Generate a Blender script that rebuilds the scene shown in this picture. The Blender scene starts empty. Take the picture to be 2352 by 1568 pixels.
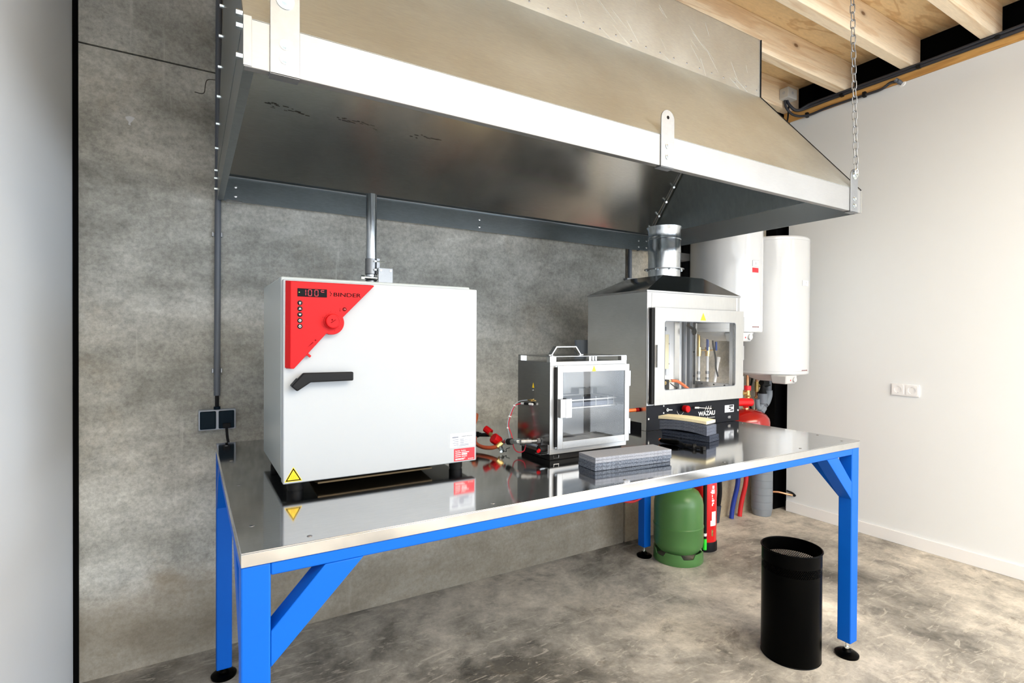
import bpy, bmesh, math, random
from mathutils import Vector, Matrix
random.seed(7)
C = bpy.context.scene.collection
sc = bpy.context.scene
PI = math.pi

# ------------------------------------------------------------------ camera
cam_d = bpy.data.cameras.new('camera'); cam = bpy.data.objects.new('camera', cam_d); C.objects.link(cam)
R0 = (0.856699, -0.515786, 0.005632)       # camera right
R1 = (0.000362, -0.010318, -0.999947)      # camera down
R2 = (0.515816, 0.856655, -0.008653)       # camera forward
m = Matrix(((R0[0], -R1[0], -R2[0], 0), (R0[1], -R1[1], -R2[1], 0), (R0[2], -R1[2], -R2[2], 1.3815), (0, 0, 0, 1)))
cam.matrix_world = m
cam_d.sensor_fit = 'HORIZONTAL'; cam_d.sensor_width = 36.0
cam_d.lens = 36.0 * 1223.9 / 2352.0
cam_d.clip_start = 0.02
sc.camera = cam

# ------------------------------------------------------------------ world, light, exposure
w = bpy.data.worlds.new('sky'); sc.world = w; w.use_nodes = True
bg = w.node_tree.nodes['Background']; bg.inputs[0].default_value = (0.80, 0.90, 1.0, 1); bg.inputs[1].default_value = 1.3

def area(name, loc, rot, sx, sy, power, col):
    l = bpy.data.lights.new(name, 'AREA'); l.shape = 'RECTANGLE'; l.size = sx; l.size_y = sy
    l.energy = power; l.color = col
    o = bpy.data.objects.new(name, l); C.objects.link(o); o.location = loc; o.rotation_euler = rot
    return o
# daylight through the glazed front on the right and the windows behind the camera
area('daylight_side', (4.30, -2.85, 1.45), (0, PI/2, 0), 2.7, 4.6, 118, (0.84, 0.92, 1.0))
area('daylight_back', (1.9, -5.35, 1.75), (PI/2, 0, 0), 4.0, 2.5, 48, (0.88, 0.94, 1.0))
# added, unseen fill lights under the joists, brightening the room and the ceiling
area('added_fill_down', (1.9, -1.7, 2.95), (0, 0, 0), 3.6, 2.2, 85, (0.93, 0.965, 1.0))
area('added_fill_up', (1.9, -1.5, 2.97), (PI, 0, 0), 3.6, 2.2, 140, (0.84, 0.92, 1.0))

vs = sc.view_settings
vs.view_transform = 'Standard'; vs.look = 'None'; vs.gamma = 1.0; vs.use_curve_mapping = False
vs.exposure = 0.98
sc.cycles.max_bounces = 10; sc.cycles.diffuse_bounces = 6; sc.cycles.glossy_bounces = 6
sc.cycles.transparent_max_bounces = 12; sc.cycles.transmission_bounces = 8
sc.cycles.caustics_reflective = False; sc.cycles.caustics_refractive = False
sc.cycles.sample_clamp_indirect = 6.0
sc.cycles.use_denoising = True

# ------------------------------------------------------------------ materials
def s2l(v): return v/12.92 if v <= 0.04045 else ((v+0.055)/1.055)**2.4
def rgb(r, g, b): return (s2l(r/255), s2l(g/255), s2l(b/255), 1)
def new_mat(name):
    mt = bpy.data.materials.new(name); mt.use_nodes = True
    nt = mt.node_tree; bs = nt.nodes['Principled BSDF']
    return mt, nt, bs
def link(nt, a, b): nt.links.new(a, b)
def coords(nt, scale=(1, 1, 1), rot=(0, 0, 0)):
    tc = nt.nodes.new('ShaderNodeTexCoord'); mp = nt.nodes.new('ShaderNodeMapping')
    mp.inputs['Scale'].default_value = scale; mp.inputs['Rotation'].default_value = rot
    link(nt, tc.outputs['Object'], mp.inputs['Vector']); return mp.outputs['Vector']
def noise(nt, vec, scale, detail=6, rough=0.6, dist=0.0):
    n = nt.nodes.new('ShaderNodeTexNoise'); n.inputs['Scale'].default_value = scale
    n.inputs['Detail'].default_value = detail; n.inputs['Roughness'].default_value = rough
    n.inputs['Distortion'].default_value = dist
    link(nt, vec, n.inputs['Vector']); return n.outputs['Fac']
def ramp(nt, fac, stops):
    r = nt.nodes.new('ShaderNodeValToRGB'); el = r.color_ramp.elements
    while len(el) < len(stops): el.new(0.5)
    for e, (p, c) in zip(el, stops):
        e.position = p; e.color = c if len(c) == 4 else (*c, 1)
    link(nt, fac, r.inputs['Fac']); return r.outputs['Color']
def mixc(nt, fac, a, b, mode='MIX'):
    n = nt.nodes.new('ShaderNodeMix'); n.data_type = 'RGBA'; n.blend_type = mode
    for sock, v in ((n.inputs[0], fac), (n.inputs[6], a), (n.inputs[7], b)):
        if hasattr(v, 'links'): link(nt, v, sock)
        else: sock.default_value = v
    return n.outputs[2]
def bump(nt, bs, fac, strength, dist=0.002):
    b = nt.nodes.new('ShaderNodeBump'); b.inputs['Strength'].default_value = strength
    b.inputs['Distance'].default_value = dist
    link(nt, fac, b.inputs['Height']); link(nt, b.outputs['Normal'], bs.inputs['Normal'])
def g(v): return (v, v, v, 1)

def paint(name, col, rough=0.4, metal=0.0, coat=0.0, vary=0.04, spec=0.5):
    mt, nt, bs = new_mat(name)
    v = coords(nt); n = noise(nt, v, 9, 4)
    c2 = tuple(min(1, c*(1-vary*2)) for c in col[:3]) + (1,)
    link(nt, mixc(nt, n, col, c2), bs.inputs['Base Color'])
    bs.inputs['Roughness'].default_value = rough; bs.inputs['Specular IOR Level'].default_value = spec
    bs.inputs['Metallic'].default_value = metal
    if coat: bs.inputs['Coat Weight'].default_value = coat; bs.inputs['Coat Roughness'].default_value = 0.08
    return mt
def metal(name, col, rough=0.25, stretch=(1, 1, 1), nscale=40, rvar=0.08, cvar=0.12, bmp=0.0, big=3.0):
    mt, nt, bs = new_mat(name)
    v = coords(nt, stretch); n = noise(nt, v, nscale, 5, 0.65)
    v2 = coords(nt); nb = noise(nt, v2, big, 4, 0.6)
    lo = tuple(c*(1-cvar) for c in col[:3]) + (1,); hi = tuple(min(1, c*(1+cvar)) for c in col[:3]) + (1,)
    a = ramp(nt, n, [(0.3, lo), (0.7, hi)])
    b = ramp(nt, nb, [(0.3, g(0.86)), (0.75, g(1.0))])
    link(nt, mixc(nt, 1.0, a, b, 'MULTIPLY'), bs.inputs['Base Color'])
    mx = nt.nodes.new('ShaderNodeMath'); mx.operation = 'MULTIPLY_ADD'
    link(nt, nb, mx.inputs[0]); mx.inputs[1].default_value = rvar*2; mx.inputs[2].default_value = max(0.01, rough-rvar)
    link(nt, mx.outputs[0], bs.inputs['Roughness'])
    bs.inputs['Metallic'].default_value = 1.0
    if bmp: bump(nt, bs, n, bmp, 0.0005)
    return mt
def glow(name, col, strength):
    mt, nt, bs = new_mat(name); bs.inputs['Base Color'].default_value = (0, 0, 0, 1)
    bs.inputs['Emission Color'].default_value = col; bs.inputs['Emission Strength'].default_value = strength
    return mt
def glass(name, tint=(1, 1, 1, 1), refl=0.08):
    mt, nt, bs = new_mat(name); nt.nodes.remove(bs)
    tr = nt.nodes.new('ShaderNodeBsdfTransparent'); tr.inputs[0].default_value = tint
    gl = nt.nodes.new('ShaderNodeBsdfGlossy'); gl.inputs['Roughness'].default_value = 0.02
    lw = nt.nodes.new('ShaderNodeLayerWeight'); lw.inputs[0].default_value = 0.5
    pw = nt.nodes.new('ShaderNodeMath'); pw.operation = 'POWER'; link(nt, lw.outputs['Facing'], pw.inputs[0]); pw.inputs[1].default_value = 5.0
    fr = nt.nodes.new('ShaderNodeMath'); fr.operation = 'MULTIPLY_ADD'; link(nt, pw.outputs[0], fr.inputs[0]); fr.inputs[1].default_value = 0.45; fr.inputs[2].default_value = refl*0.3
    mx = nt.nodes.new('ShaderNodeMixShader'); out = nt.nodes['Material Output']
    link(nt, fr.outputs[0], mx.inputs[0]); link(nt, tr.outputs[0], mx.inputs[1]); link(nt, gl.outputs[0], mx.inputs[2])
    link(nt, mx.outputs[0], out.inputs[0]); return mt

def concrete(name, dark, mid, light, warm, rough=0.75, seed=0.0, scale=1.0, spec=0.3):
    mt, nt, bs = new_mat(name)
    tc = nt.nodes.new('ShaderNodeTexCoord'); mp = nt.nodes.new('ShaderNodeMapping')
    mp.inputs['Location'].default_value = (seed, seed*0.7, seed*1.3); link(nt, tc.outputs['Object'], mp.inputs['Vector'])
    v = mp.outputs['Vector']
    mpb = nt.nodes.new('ShaderNodeMapping'); mpb.inputs['Scale'].default_value = (0.55, 0.55, 1.5); link(nt, v, mpb.inputs['Vector'])
    big = noise(nt, mpb.outputs['Vector'], 1.3*scale, 9, 0.66, 0.25); med = noise(nt, v, 7.0*scale, 10, 0.78, 0.15)
    fine = noise(nt, v, 60*scale, 8, 0.8)
    c1 = ramp(nt, big, [(0.32, dark), (0.50, mid), (0.68, light)])
    c2 = ramp(nt, med, [(0.32, g(0.72)), (0.5, g(0.95)), (0.66, g(1.10))])
    c = mixc(nt, 1.0, c1, c2, 'MULTIPLY')
    wn = noise(nt, v, 2.0*scale, 8, 0.72, 0.5)
    c = mixc(nt, ramp(nt, wn, [(0.55, g(0)), (0.72, g(0.30))]), c, warm)
    f2 = ramp(nt, fine, [(0.36, g(0.72)), (0.6, g(1.08))])
    c = mixc(nt, 1.0, c, f2, 'MULTIPLY')
    # vertical rub marks
    mp2 = nt.nodes.new('ShaderNodeMapping'); mp2.inputs['Scale'].default_value = (26, 26, 1.4); link(nt, tc.outputs['Object'], mp2.inputs['Vector'])
    st = noise(nt, mp2.outputs['Vector'], 1.5, 4, 0.6)
    c = mixc(nt, ramp(nt, st, [(0.64, g(0)), (0.74, g(0.22))]), c, light)
    # damp, rust-tinged stain rising from the floor joint
    sx = nt.nodes.new('ShaderNodeSeparateXYZ'); link(nt, tc.outputs['Object'], sx.inputs[0])
    mh = nt.nodes.new('ShaderNodeMath'); mh.operation = 'MULTIPLY_ADD'; link(nt, wn, mh.inputs[0]); mh.inputs[1].default_value = -0.55; link(nt, sx.outputs[2], mh.inputs[2])
    c = mixc(nt, ramp(nt, mh.outputs[0], [(0.0, g(0.55)), (0.16, g(0))]), c, tuple(q*0.62 for q in warm[:3])+(1,))
    # small pits
    vo = nt.nodes.new('ShaderNodeTexVoronoi'); vo.inputs['Scale'].default_value = 22*scale; link(nt, v, vo.inputs['Vector'])
    c = mixc(nt, ramp(nt, vo.outputs['Distance'], [(0.025, g(0.7)), (0.05, g(0))]), c, dark)
    link(nt, c, bs.inputs['Base Color'])
    bs.inputs['Roughness'].default_value = rough; bs.inputs['Specular IOR Level'].default_value = spec
    bump(nt, bs, med, 0.25, 0.004)
    return mt
def floor_mat():
    mt, nt, bs = new_mat('floor_concrete')
    v = coords(nt); big = noise(nt, v, 0.9, 8, 0.68, 0.35); med = noise(nt, v, 4.2, 10, 0.76, 0.35); fine = noise(nt, v, 40, 8, 0.8)
    c = ramp(nt, big, [(0.36, rgb(88, 85, 80)), (0.49, rgb(164, 159, 151)), (0.62, rgb(216, 208, 196))])
    c = mixc(nt, 1.0, c, ramp(nt, med, [(0.34, g(0.42)), (0.46, g(0.84)), (0.60, g(1.10)), (0.72, g(1.3))]), 'MULTIPLY')
    c = mixc(nt, 1.0, c, ramp(nt, fine, [(0.35, g(0.85)), (0.62, g(1.06))]), 'MULTIPLY')
    # swept scuffs
    v2 = coords(nt, (3.0, 11.0, 1), (0, 0, 0.7)); sc_ = noise(nt, v2, 1.6, 5, 0.65, 2.6)
    c = mixc(nt, ramp(nt, sc_, [(0.57, g(0)), (0.64, g(0.40))]), c, rgb(205, 198, 186))
    v3 = coords(nt, (1.5, 1.5, 1)); st = noise(nt, v3, 2.2, 6, 0.7, 2.0)
    c = mixc(nt, ramp(nt, st, [(0.60, g(0)), (0.72, g(0.5))]), c, rgb(92, 78, 58))
    link(nt, c, bs.inputs['Base Color'])
    link(nt, ramp(nt, med, [(0.3, g(0.42)), (0.7, g(0.62))]), bs.inputs['Roughness'])
    bs.inputs['Specular IOR Level'].default_value = 0.35
    bump(nt, bs, med, 0.15, 0.003)
    return mt
def wood(name, base, dark, stretch=(0.5, 7, 7), knots=True, ring=1.2):
    mt, nt, bs = new_mat(name)
    v = coords(nt, stretch)
    oi = nt.nodes.new('ShaderNodeObjectInfo'); ad = nt.nodes.new('ShaderNodeVectorMath'); ad.operation = 'ADD'
    sl = nt.nodes.new('ShaderNodeVectorMath'); sl.operation = 'SCALE'; sl.inputs[3].default_value = 37.0
    cx = nt.nodes.new('ShaderNodeCombineXYZ')
    for i in range(3): link(nt, oi.outputs['Random'], cx.inputs[i])
    link(nt, cx.outputs[0], sl.inputs[0]); link(nt, v, ad.inputs[0]); link(nt, sl.outputs[0], ad.inputs[1])
    vv = ad.outputs[0]
    n1 = noise(nt, vv, ring, 3, 0.5, 1.2)
    wv = nt.nodes.new('ShaderNodeMath'); wv.operation = 'MULTIPLY'; link(nt, n1, wv.inputs[0]); wv.inputs[1].default_value = 26.0
    sn = nt.nodes.new('ShaderNodeMath'); sn.operation = 'SINE'; link(nt, wv.outputs[0], sn.inputs[0])
    mr = nt.nodes.new('ShaderNodeMapRange'); mr.inputs[1].default_value = -1; mr.inputs[2].default_value = 1; link(nt, sn.outputs[0], mr.inputs[0])
    c = mixc(nt, ramp(nt, mr.outputs[0], [(0.55, g(0)), (1.0, g(0.5))]), base, dark)
    f = noise(nt, coords(nt, tuple(s*9 for s in stretch)), 3, 4, 0.6)
    c = mixc(nt, 1.0, c, ramp(nt, f, [(0.3, g(0.9)), (0.7, g(1.05))]), 'MULTIPLY')
    if knots:
        vk = coords(nt, (1.0, 2.2, 2.2)); vo = nt.nodes.new('ShaderNodeTexVoronoi'); vo.inputs['Scale'].default_value = 2.6
        link(nt, vk, vo.inputs['Vector'])
        c = mixc(nt, ramp(nt, vo.outputs['Distance'], [(0.050, g(0.85)), (0.085, g(0.22)), (0.15, g(0))]), c, rgb(96, 56, 28))
    link(nt, c, bs.inputs['Base Color']); bs.inputs['Roughness'].default_value = 0.6
    bs.inputs['Specular IOR Level'].default_value = 0.25
    return mt
def foam(name, col, speck):
    mt, nt, bs = new_mat(name)
    v = coords(nt); n = noise(nt, v, 520, 2, 0.6)
    link(nt, ramp(nt, n, [(0.38, speck), (0.55, col)]), bs.inputs['Base Color'])
    bs.inputs['Roughness'].default_value = 0.95; bs.inputs['Specular IOR Level'].default_value = 0.1
    bump(nt, bs, n, 0.5, 0.001); return mt

M = {}
M['wall_conc'] = concrete('wall_concrete', rgb(113, 111, 105), rgb(176, 176, 170), rgb(222, 222, 217), rgb(158, 140, 112))
M['wall_conc2'] = concrete('wall_concrete_beige', rgb(160, 152, 136), rgb(196, 189, 174), rgb(216, 210, 197), rgb(186, 166, 132), seed=4.0)
M['floor'] = floor_mat()
M['white_wall'] = paint('white_wall_paint', rgb(228, 232, 236), 0.65, vary=0.01, spec=0.2)
M['white_left'] = paint('white_partition_laminate', rgb(214, 219, 226), 0.5, vary=0.01, spec=0.25)
M['trim_white'] = paint('white_trim', rgb(236, 237, 240), 0.4, vary=0.01)
M['black'] = paint('black_paint', rgb(3, 3, 4), 0.6, spec=0.06)
M['black_gloss'] = paint('black_gloss', rgb(1, 1, 1), 0.30, spec=0.05)
M['black_matt'] = paint('black_matt', rgb(5, 5, 5), 0.9, spec=0.05)
M['rubber'] = paint('black_rubber', rgb(12, 12, 14), 0.6, spec=0.25)
M['joist'] = wood('pine_joist', rgb(245, 226, 198), rgb(216, 180, 138))
M['ply'] = wood('plywood', rgb(238, 212, 168), rgb(196, 150, 98), (0.8, 3.2, 3), False, 1.6)
M['ledger'] = wood('ledger_wood', rgb(214, 165, 98), rgb(150, 100, 50), (6, 0.7, 6), False, 1.4)
M['blue'] = paint('blue_powder_coat', (0.0, 0.098, 0.50, 1), 0.5, vary=0.03, spec=0.2)
M['roof_dark'] = metal('roof_stainless', g(0.30), 0.10, (1, 1, 1), 30, 0.03, 0.04)
M['table_steel'] = metal('table_stainless', g(0.60), 0.09, (2, 14, 2), 14, 0.03, 0.05, 0.0, 2.2)
M['steel'] = metal('stainless', g(0.66), 0.24, (1, 1, 14), 30, 0.05, 0.06)
M['steel_dark'] = metal('stainless_side', g(0.42), 0.20, (1, 1, 10), 30, 0.05, 0.06)
M['steel_bright'] = metal('stainless_bright', g(0.42), 0.5, (8, 1, 8), 20, 0.05, 0.04)
M['steel_warm'] = metal('brushed_front', (0.45, 0.44, 0.42, 1), 0.55, (12, 1, 1), 20, 0.05, 0.04)
M['galv_front'] = metal('galvanised_rim', g(0.38), 0.50, (2, 2, 20), 20, 0.06, 0.03)
M['galv'] = metal('galvanised_sheet', (0.84, 0.92, 0.98, 1), 0.38, (1.5, 12, 12), 20, 0.07, 0.07, 0.05)
M['galv_dark_refl'] = metal('galvanised_dark_refl', (0.20, 0.225, 0.24, 1), 0.30, (2, 8, 8), 20, 0.06, 0.08)  # back rim's sheet: the dark surroundings it reflects are put into the colour
M['galv_in'] = metal('galvanised_inside', (0.56, 0.57, 0.565, 1), 0.22, (1.5, 14, 14), 24, 0.06, 0.08, 0.05)
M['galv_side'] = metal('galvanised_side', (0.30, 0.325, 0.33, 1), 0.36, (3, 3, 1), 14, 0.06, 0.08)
M['zinc'] = metal('zinc_plate', (0.31, 0.32, 0.335, 1), 0.45, (1, 1, 1), 60, 0.08, 0.05)
M['chrome'] = metal('bright_bolt', (0.80, 0.86, 0.88, 1), 0.18, (1, 1, 1), 60, 0.04, 0.05)
M['pipe_steel'] = metal('spiral_duct', (0.62, 0.66, 0.70, 1), 0.17, (1, 1, 1), 40, 0.06, 0.1)
M['oven_white'] = paint('oven_white_enamel', rgb(168, 173, 179), 0.45, vary=0.008, spec=0.35)
M['oven_side'] = paint('oven_side_grey', rgb(176, 184, 186), 0.28, coat=0.3, vary=0.02)
M['red'] = paint('red_plastic', (0.50, 0.004, 0.007, 1), 0.5, vary=0.02, spec=0.2)
M['red_dark'] = paint('red_plastic_dark', (0.22, 0.002, 0.004, 1), 0.6, spec=0.1)
M['black_plastic'] = paint('black_plastic', rgb(12, 13, 16), 0.5, spec=0.2)
M['cable_grey'] = paint('cable_dark_grey', rgb(46, 48, 56), 0.5)
M['screen'] = paint('display_black', rgb(2, 2, 6), 0.4, spec=0.1)
M['led_red'] = glow('led_red', (1.0, 0.005, 0.04, 1), 0.45)
M['led_green'] = glow('led_green', (0.5, 1.0, 0.1, 1), 1.6)
M['ink'] = paint('black_ink', rgb(8, 4, 5), 0.6, spec=0.1)
M['white'] = paint('white_mark', rgb(238, 238, 238), 0.5, vary=0.01)
M['yellow'] = paint('warning_yellow', rgb(255, 212, 20), 0.45, vary=0.01)
M['yellow_dk'] = paint('warning_ochre', rgb(190, 140, 20), 0.5)
M['stick_grey'] = paint('silver_sticker', rgb(206, 211, 220), 0.4, vary=0.01)
M['stick_ink'] = paint('sticker_ink', rgb(120, 125, 140), 0.6)
M['stick_red'] = paint('red_sticker', (0.85, 0.02, 0.035, 1), 0.4)
M['base_navy'] = paint('control_panel_black', rgb(12, 14, 22), 0.5, spec=0.15)
M['boiler'] = paint('boiler_enamel', rgb(204, 207, 211), 0.16, coat=0.5, vary=0.006)
M['boiler_plastic'] = paint('boiler_cap_white', rgb(200, 202, 204), 0.45, vary=0.01)
M['green'] = paint('gas_green', (0.085, 0.215, 0.065, 1), 0.30, vary=0.08, spec=0.4)
M['ext_red'] = paint('extinguisher_red', (0.72, 0.008, 0.012, 1), 0.22, coat=0.3)
M['tank_red'] = paint('tank_red', (0.36, 0.010, 0.006, 1), 0.20, coat=0.4)
M['green_tag'] = paint('green_tag', (0.03, 0.75, 0.04, 1), 0.5)
M['grey_pvc'] = paint('grey_pvc', rgb(128, 136, 146), 0.45)
M['grey_conduit'] = paint('grey_conduit', rgb(92, 98, 108), 0.4)
M['navy_box'] = paint('socket_flap_navy', rgb(6, 26, 38), 0.5, spec=0.12)
M['pale_frame'] = paint('socket_frame_grey', rgb(176, 184, 198), 0.4)
M['blue_hose'] = paint('blue_hose', (0.008, 0.035, 0.30, 1), 0.45)
M['red_hose'] = paint('red_hose', (0.55, 0.01, 0.015, 1), 0.45)
M['orange'] = paint('orange_hose', (0.78, 0.14, 0.02, 1), 0.38)
M['brown_hose'] = paint('rust_hose', (0.40, 0.07, 0.025, 1), 0.4)
M['red_wire'] = paint('red_wire', (0.60, 0.01, 0.04, 1), 0.4)
M['brass'] = metal('brass', (0.80, 0.56, 0.22, 1), 0.28)
M['copper'] = metal('copper', (0.78, 0.38, 0.20, 1), 0.30)
M['foam_light'] = foam('foam_grey_light', rgb(150, 154, 164), rgb(120, 123, 132))
M['foam_dark'] = foam('foam_grey_dark', rgb(120, 128, 142), rgb(66, 70, 80))
M['foam_mid'] = foam('foam_grey_mid', rgb(104, 110, 124), rgb(74, 78, 90))
M['foam_navy'] = foam('foam_charcoal', rgb(70, 76, 90), rgb(36, 40, 50))
M['foam_cream'] = foam('foam_cream', rgb(244, 232, 196), rgb(230, 218, 182))
M['card'] = paint('cardboard', rgb(92, 80, 62), 0.9, vary=0.15, spec=0.1)
M['glass'] = glass('clear_glass', (0.99, 0.995, 1.0, 1))
M['glass_grey'] = glass('grey_glass', (0.62, 0.65, 0.68, 1))
M['inner_grey'] = paint('chamber_inner', rgb(236, 238, 242), 0.45, vary=0.02)
M['blue_lever'] = paint('blue_lever', (0.02, 0.10, 0.48, 1), 0.4)
M['led_dark'] = paint('led_off_red', (0.22, 0.004, 0.006, 1), 0.2, coat=0.6)
M['stain'] = paint('dirt_mark', rgb(58, 54, 48), 0.8)
M['chalk'] = paint('white_paint_fleck', rgb(206, 210, 214), 0.8)

# ------------------------------------------------------------------ builders
class B:
    def __init__(s): s.bm = bmesh.new()
    def _face_new(s, vs):
        try: s.bm.faces.new(vs)
        except ValueError: pass
    def box(s, x0, x1, y0, y1, z0, z1, mat=None):
        ps = [(x0, y0, z0), (x1, y0, z0), (x1, y1, z0), (x0, y1, z0), (x0, y0, z1), (x1, y0, z1), (x1, y1, z1), (x0, y1, z1)]
        if mat is not None: ps = [mat @ Vector(p) for p in ps]
        v = [s.bm.verts.new(p) for p in ps]
        for f in ((0, 3, 2, 1), (4, 5, 6, 7), (0, 1, 5, 4), (1, 2, 6, 5), (2, 3, 7, 6), (3, 0, 4, 7)): s._face_new([v[i] for i in f])
        return s
    def rbox(s, c, size, rot=(0, 0, 0)):
        from mathutils import Euler
        mt = Matrix.Translation(c) @ Euler(rot).to_matrix().to_4x4()
        a, b, d = (q/2 for q in size)
        return s.box(-a, a, -b, b, -d, d, mt)
    def prism(s, pts, vec):
        "closed polygon of 3-D points pushed along vec"
        vec = Vector(vec)
        a = [s.bm.verts.new(p) for p in pts]; b = [s.bm.verts.new(Vector(p)+vec) for p in pts]
        n = len(pts)
        s._face_new(a); s._face_new(list(reversed(b)))
        for i in range(n): s._face_new([a[(i+1) % n], a[i], b[i], b[(i+1) % n]])
        return s
    def quadplate(s, pts, t):
        "sheet of thickness t along the polygon's normal"
        n = (Vector(pts[1])-Vector(pts[0])).cross(Vector(pts[2])-Vector(pts[0])).normalized()
        return s.prism(pts, n*t)
    def rings(s, rings, cap=True, close=False):
        vs = [[s.bm.verts.new(p) for p in r] for r in rings]
        n = len(vs[0])
        for a, b in zip(vs, vs[1:]):
            for i in range(n): s._face_new([a[i], a[(i+1) % n], b[(i+1) % n], b[i]])
        if close:
            a, b = vs[-1], vs[0]
            for i in range(n): s._face_new([a[i], a[(i+1) % n], b[(i+1) % n], b[i]])
        elif cap:
            s._face_new(list(reversed(vs[0]))); s._face_new(vs[-1])
        return s
    def lathe(s, prof, c=(0, 0, 0), seg=32, axis=(0, 0, 1), cap=True):
        "prof: list of (radius, height) along axis from c"
        ax = Vector(axis).normalized(); u = ax.orthogonal().normalized()
        if abs(ax.z) > 0.999: u = Vector((1, 0, 0))
        v = ax.cross(u); c = Vector(c)
        rs = [[c + ax*h + (u*math.cos(2*PI*i/seg)+v*math.sin(2*PI*i/seg))*max(r, 1e-5) for i in range(seg)] for r, h in prof]
        return s.rings(rs, cap)
    def cyl(s, p0, p1, r, seg=16, r1=None):
        p0, p1 = Vector(p0), Vector(p1); L = (p1-p0).length
        return s.lathe([(r, 0), (r if r1 is None else r1, L)], p0, seg, p1-p0)
    def hexa(s, p0, p1, r): return s.cyl(p0, p1, r, 6)
    def tube(s, pts, r, seg=10, smooth=6):
        P = [Vector(p) for p in pts]
        if smooth and len(P) > 2:
            Q = [2*P[0]-P[1]] + P + [2*P[-1]-P[-2]]; out = []
            for i in range(1, len(Q)-2):
                for k in range(smooth):
                    t = k/smooth; a, b, c_, d = Q[i-1], Q[i], Q[i+1], Q[i+2]
                    out.append(0.5*((2*b)+(c_-a)*t+(2*a-5*b+4*c_-d)*t*t+(3*b-a-3*c_+d)*t**3))
            out.append(P[-1]); P = out
        rs = []; up = None
        for i, p in enumerate(P):
            d = (P[min(i+1, len(P)-1)]-P[max(i-1, 0)]).normalized()
            if up is None: up = d.orthogonal().normalized()
            up = (up-d*up.dot(d)).normalized(); w_ = d.cross(up)
            rs.append([p+(up*math.cos(2*PI*k/seg)+w_*math.sin(2*PI*k/seg))*r for k in range(seg)])
        return s.rings(rs)
    def sphere(s, c, r, sx=1, sy=1, sz=1, seg=20):
        mt = Matrix.Translation(c) @ Matrix.Diagonal((r*sx, r*sy, r*sz, 1))
        bmesh.ops.create_uvsphere(s.bm, u_segments=seg, v_segments=seg//2, radius=1, matrix=mt); return s
    def patch(s, c, r, a0, a1, z0, z1, n=8, t=0.0008):
        "thin curved sticker on an upright cylinder, angles in degrees"
        rs = []
        for i in range(n+1):
            a = math.radians(a0+(a1-a0)*i/n); ca, sa = math.cos(a), math.sin(a)
            rs.append([Vector((c[0]+ca*q, c[1]+sa*q, z)) for q, z in ((r, z0), (r+t, z0), (r+t, z1), (r, z1))])
        return s.rings(rs)
    def each(s, name, mat, parent=None, k=1, bev=0):
        "every k loose pieces, in the order they were made, become one part of their own"
        s.bm.verts.index_update(); seen = set(); isl = []
        for v in s.bm.verts:
            if v in seen: continue
            st = [v]; seen.add(v); got = []
            while st:
                q = st.pop(); got.append(q)
                for e in q.link_edges:
                    o = e.other_vert(q)
                    if o not in seen: seen.add(o); st.append(o)
            isl.append(got)
        outp = []
        for i in range(0, len(isl), k):
            b = B(); mp = {}
            for grp in isl[i:i+k]:
                for v in sorted(grp, key=lambda v: v.index): mp[v] = b.bm.verts.new(v.co)
            fs = {f for grp in isl[i:i+k] for v in grp for f in v.link_faces}
            for f in sorted(fs, key=lambda f: f.index): b._face_new([mp[v] for v in f.verts])
            outp.append(b.build(name, mat, parent, bev=bev))
        s.bm.free(); return outp
def root_org(o):
    while o.parent is not None: o = o.parent
    return Vector(o.location)
# builds in world coordinates: the parent's root location is taken off the vertices
def _build(s, name, mat, parent=None, smooth=True, bev=0, local=False, segs=2):
    bmesh.ops.recalc_face_normals(s.bm, faces=s.bm.faces)
    if smooth:
        for f in s.bm.faces: f.smooth = True
        for e in s.bm.edges:
            if len(e.link_faces) == 2 and e.calc_face_angle(0) > math.radians(32): e.smooth = False
    if parent is not None and not local:
        bmesh.ops.translate(s.bm, verts=s.bm.verts, vec=-root_org(parent))
    me = bpy.data.meshes.new(name); s.bm.to_mesh(me); s.bm.free()
    me.materials.append(M[mat] if isinstance(mat, str) else mat)
    o = bpy.data.objects.new(name, me); C.objects.link(o)
    if parent is not None: o.parent = parent
    if bev:
        mb = o.modifiers.new('edge', 'BEVEL'); mb.width = bev; mb.segments = segs
        mb.limit_method = 'ANGLE'; mb.angle_limit = math.radians(40)
    return o
B.build = _build
def thing(name, label, cat, loc, group=None, rotz=0):
    o = bpy.data.objects.new(name, None); C.objects.link(o); o.location = loc; o.rotation_euler = (0, 0, rotz)
    o.empty_display_size = 0.05
    return tag(o, label, cat, group)
def tag(o, label, cat, group=None):
    o['label'] = label; o['category'] = cat
    if group: o['group'] = group
    return o
def struct(o): o['kind'] = 'structure'; return o
def recenter(o):
    "put a top-level mesh's origin at the bottom centre of its box"
    vs_ = [v.co for v in o.data.vertices]
    c = Vector(((min(v.x for v in vs_)+max(v.x for v in vs_))/2, (min(v.y for v in vs_)+max(v.y for v in vs_))/2, min(v.z for v in vs_)))
    for v in o.data.vertices: v.co -= c
    o.location = c; return o
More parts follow.
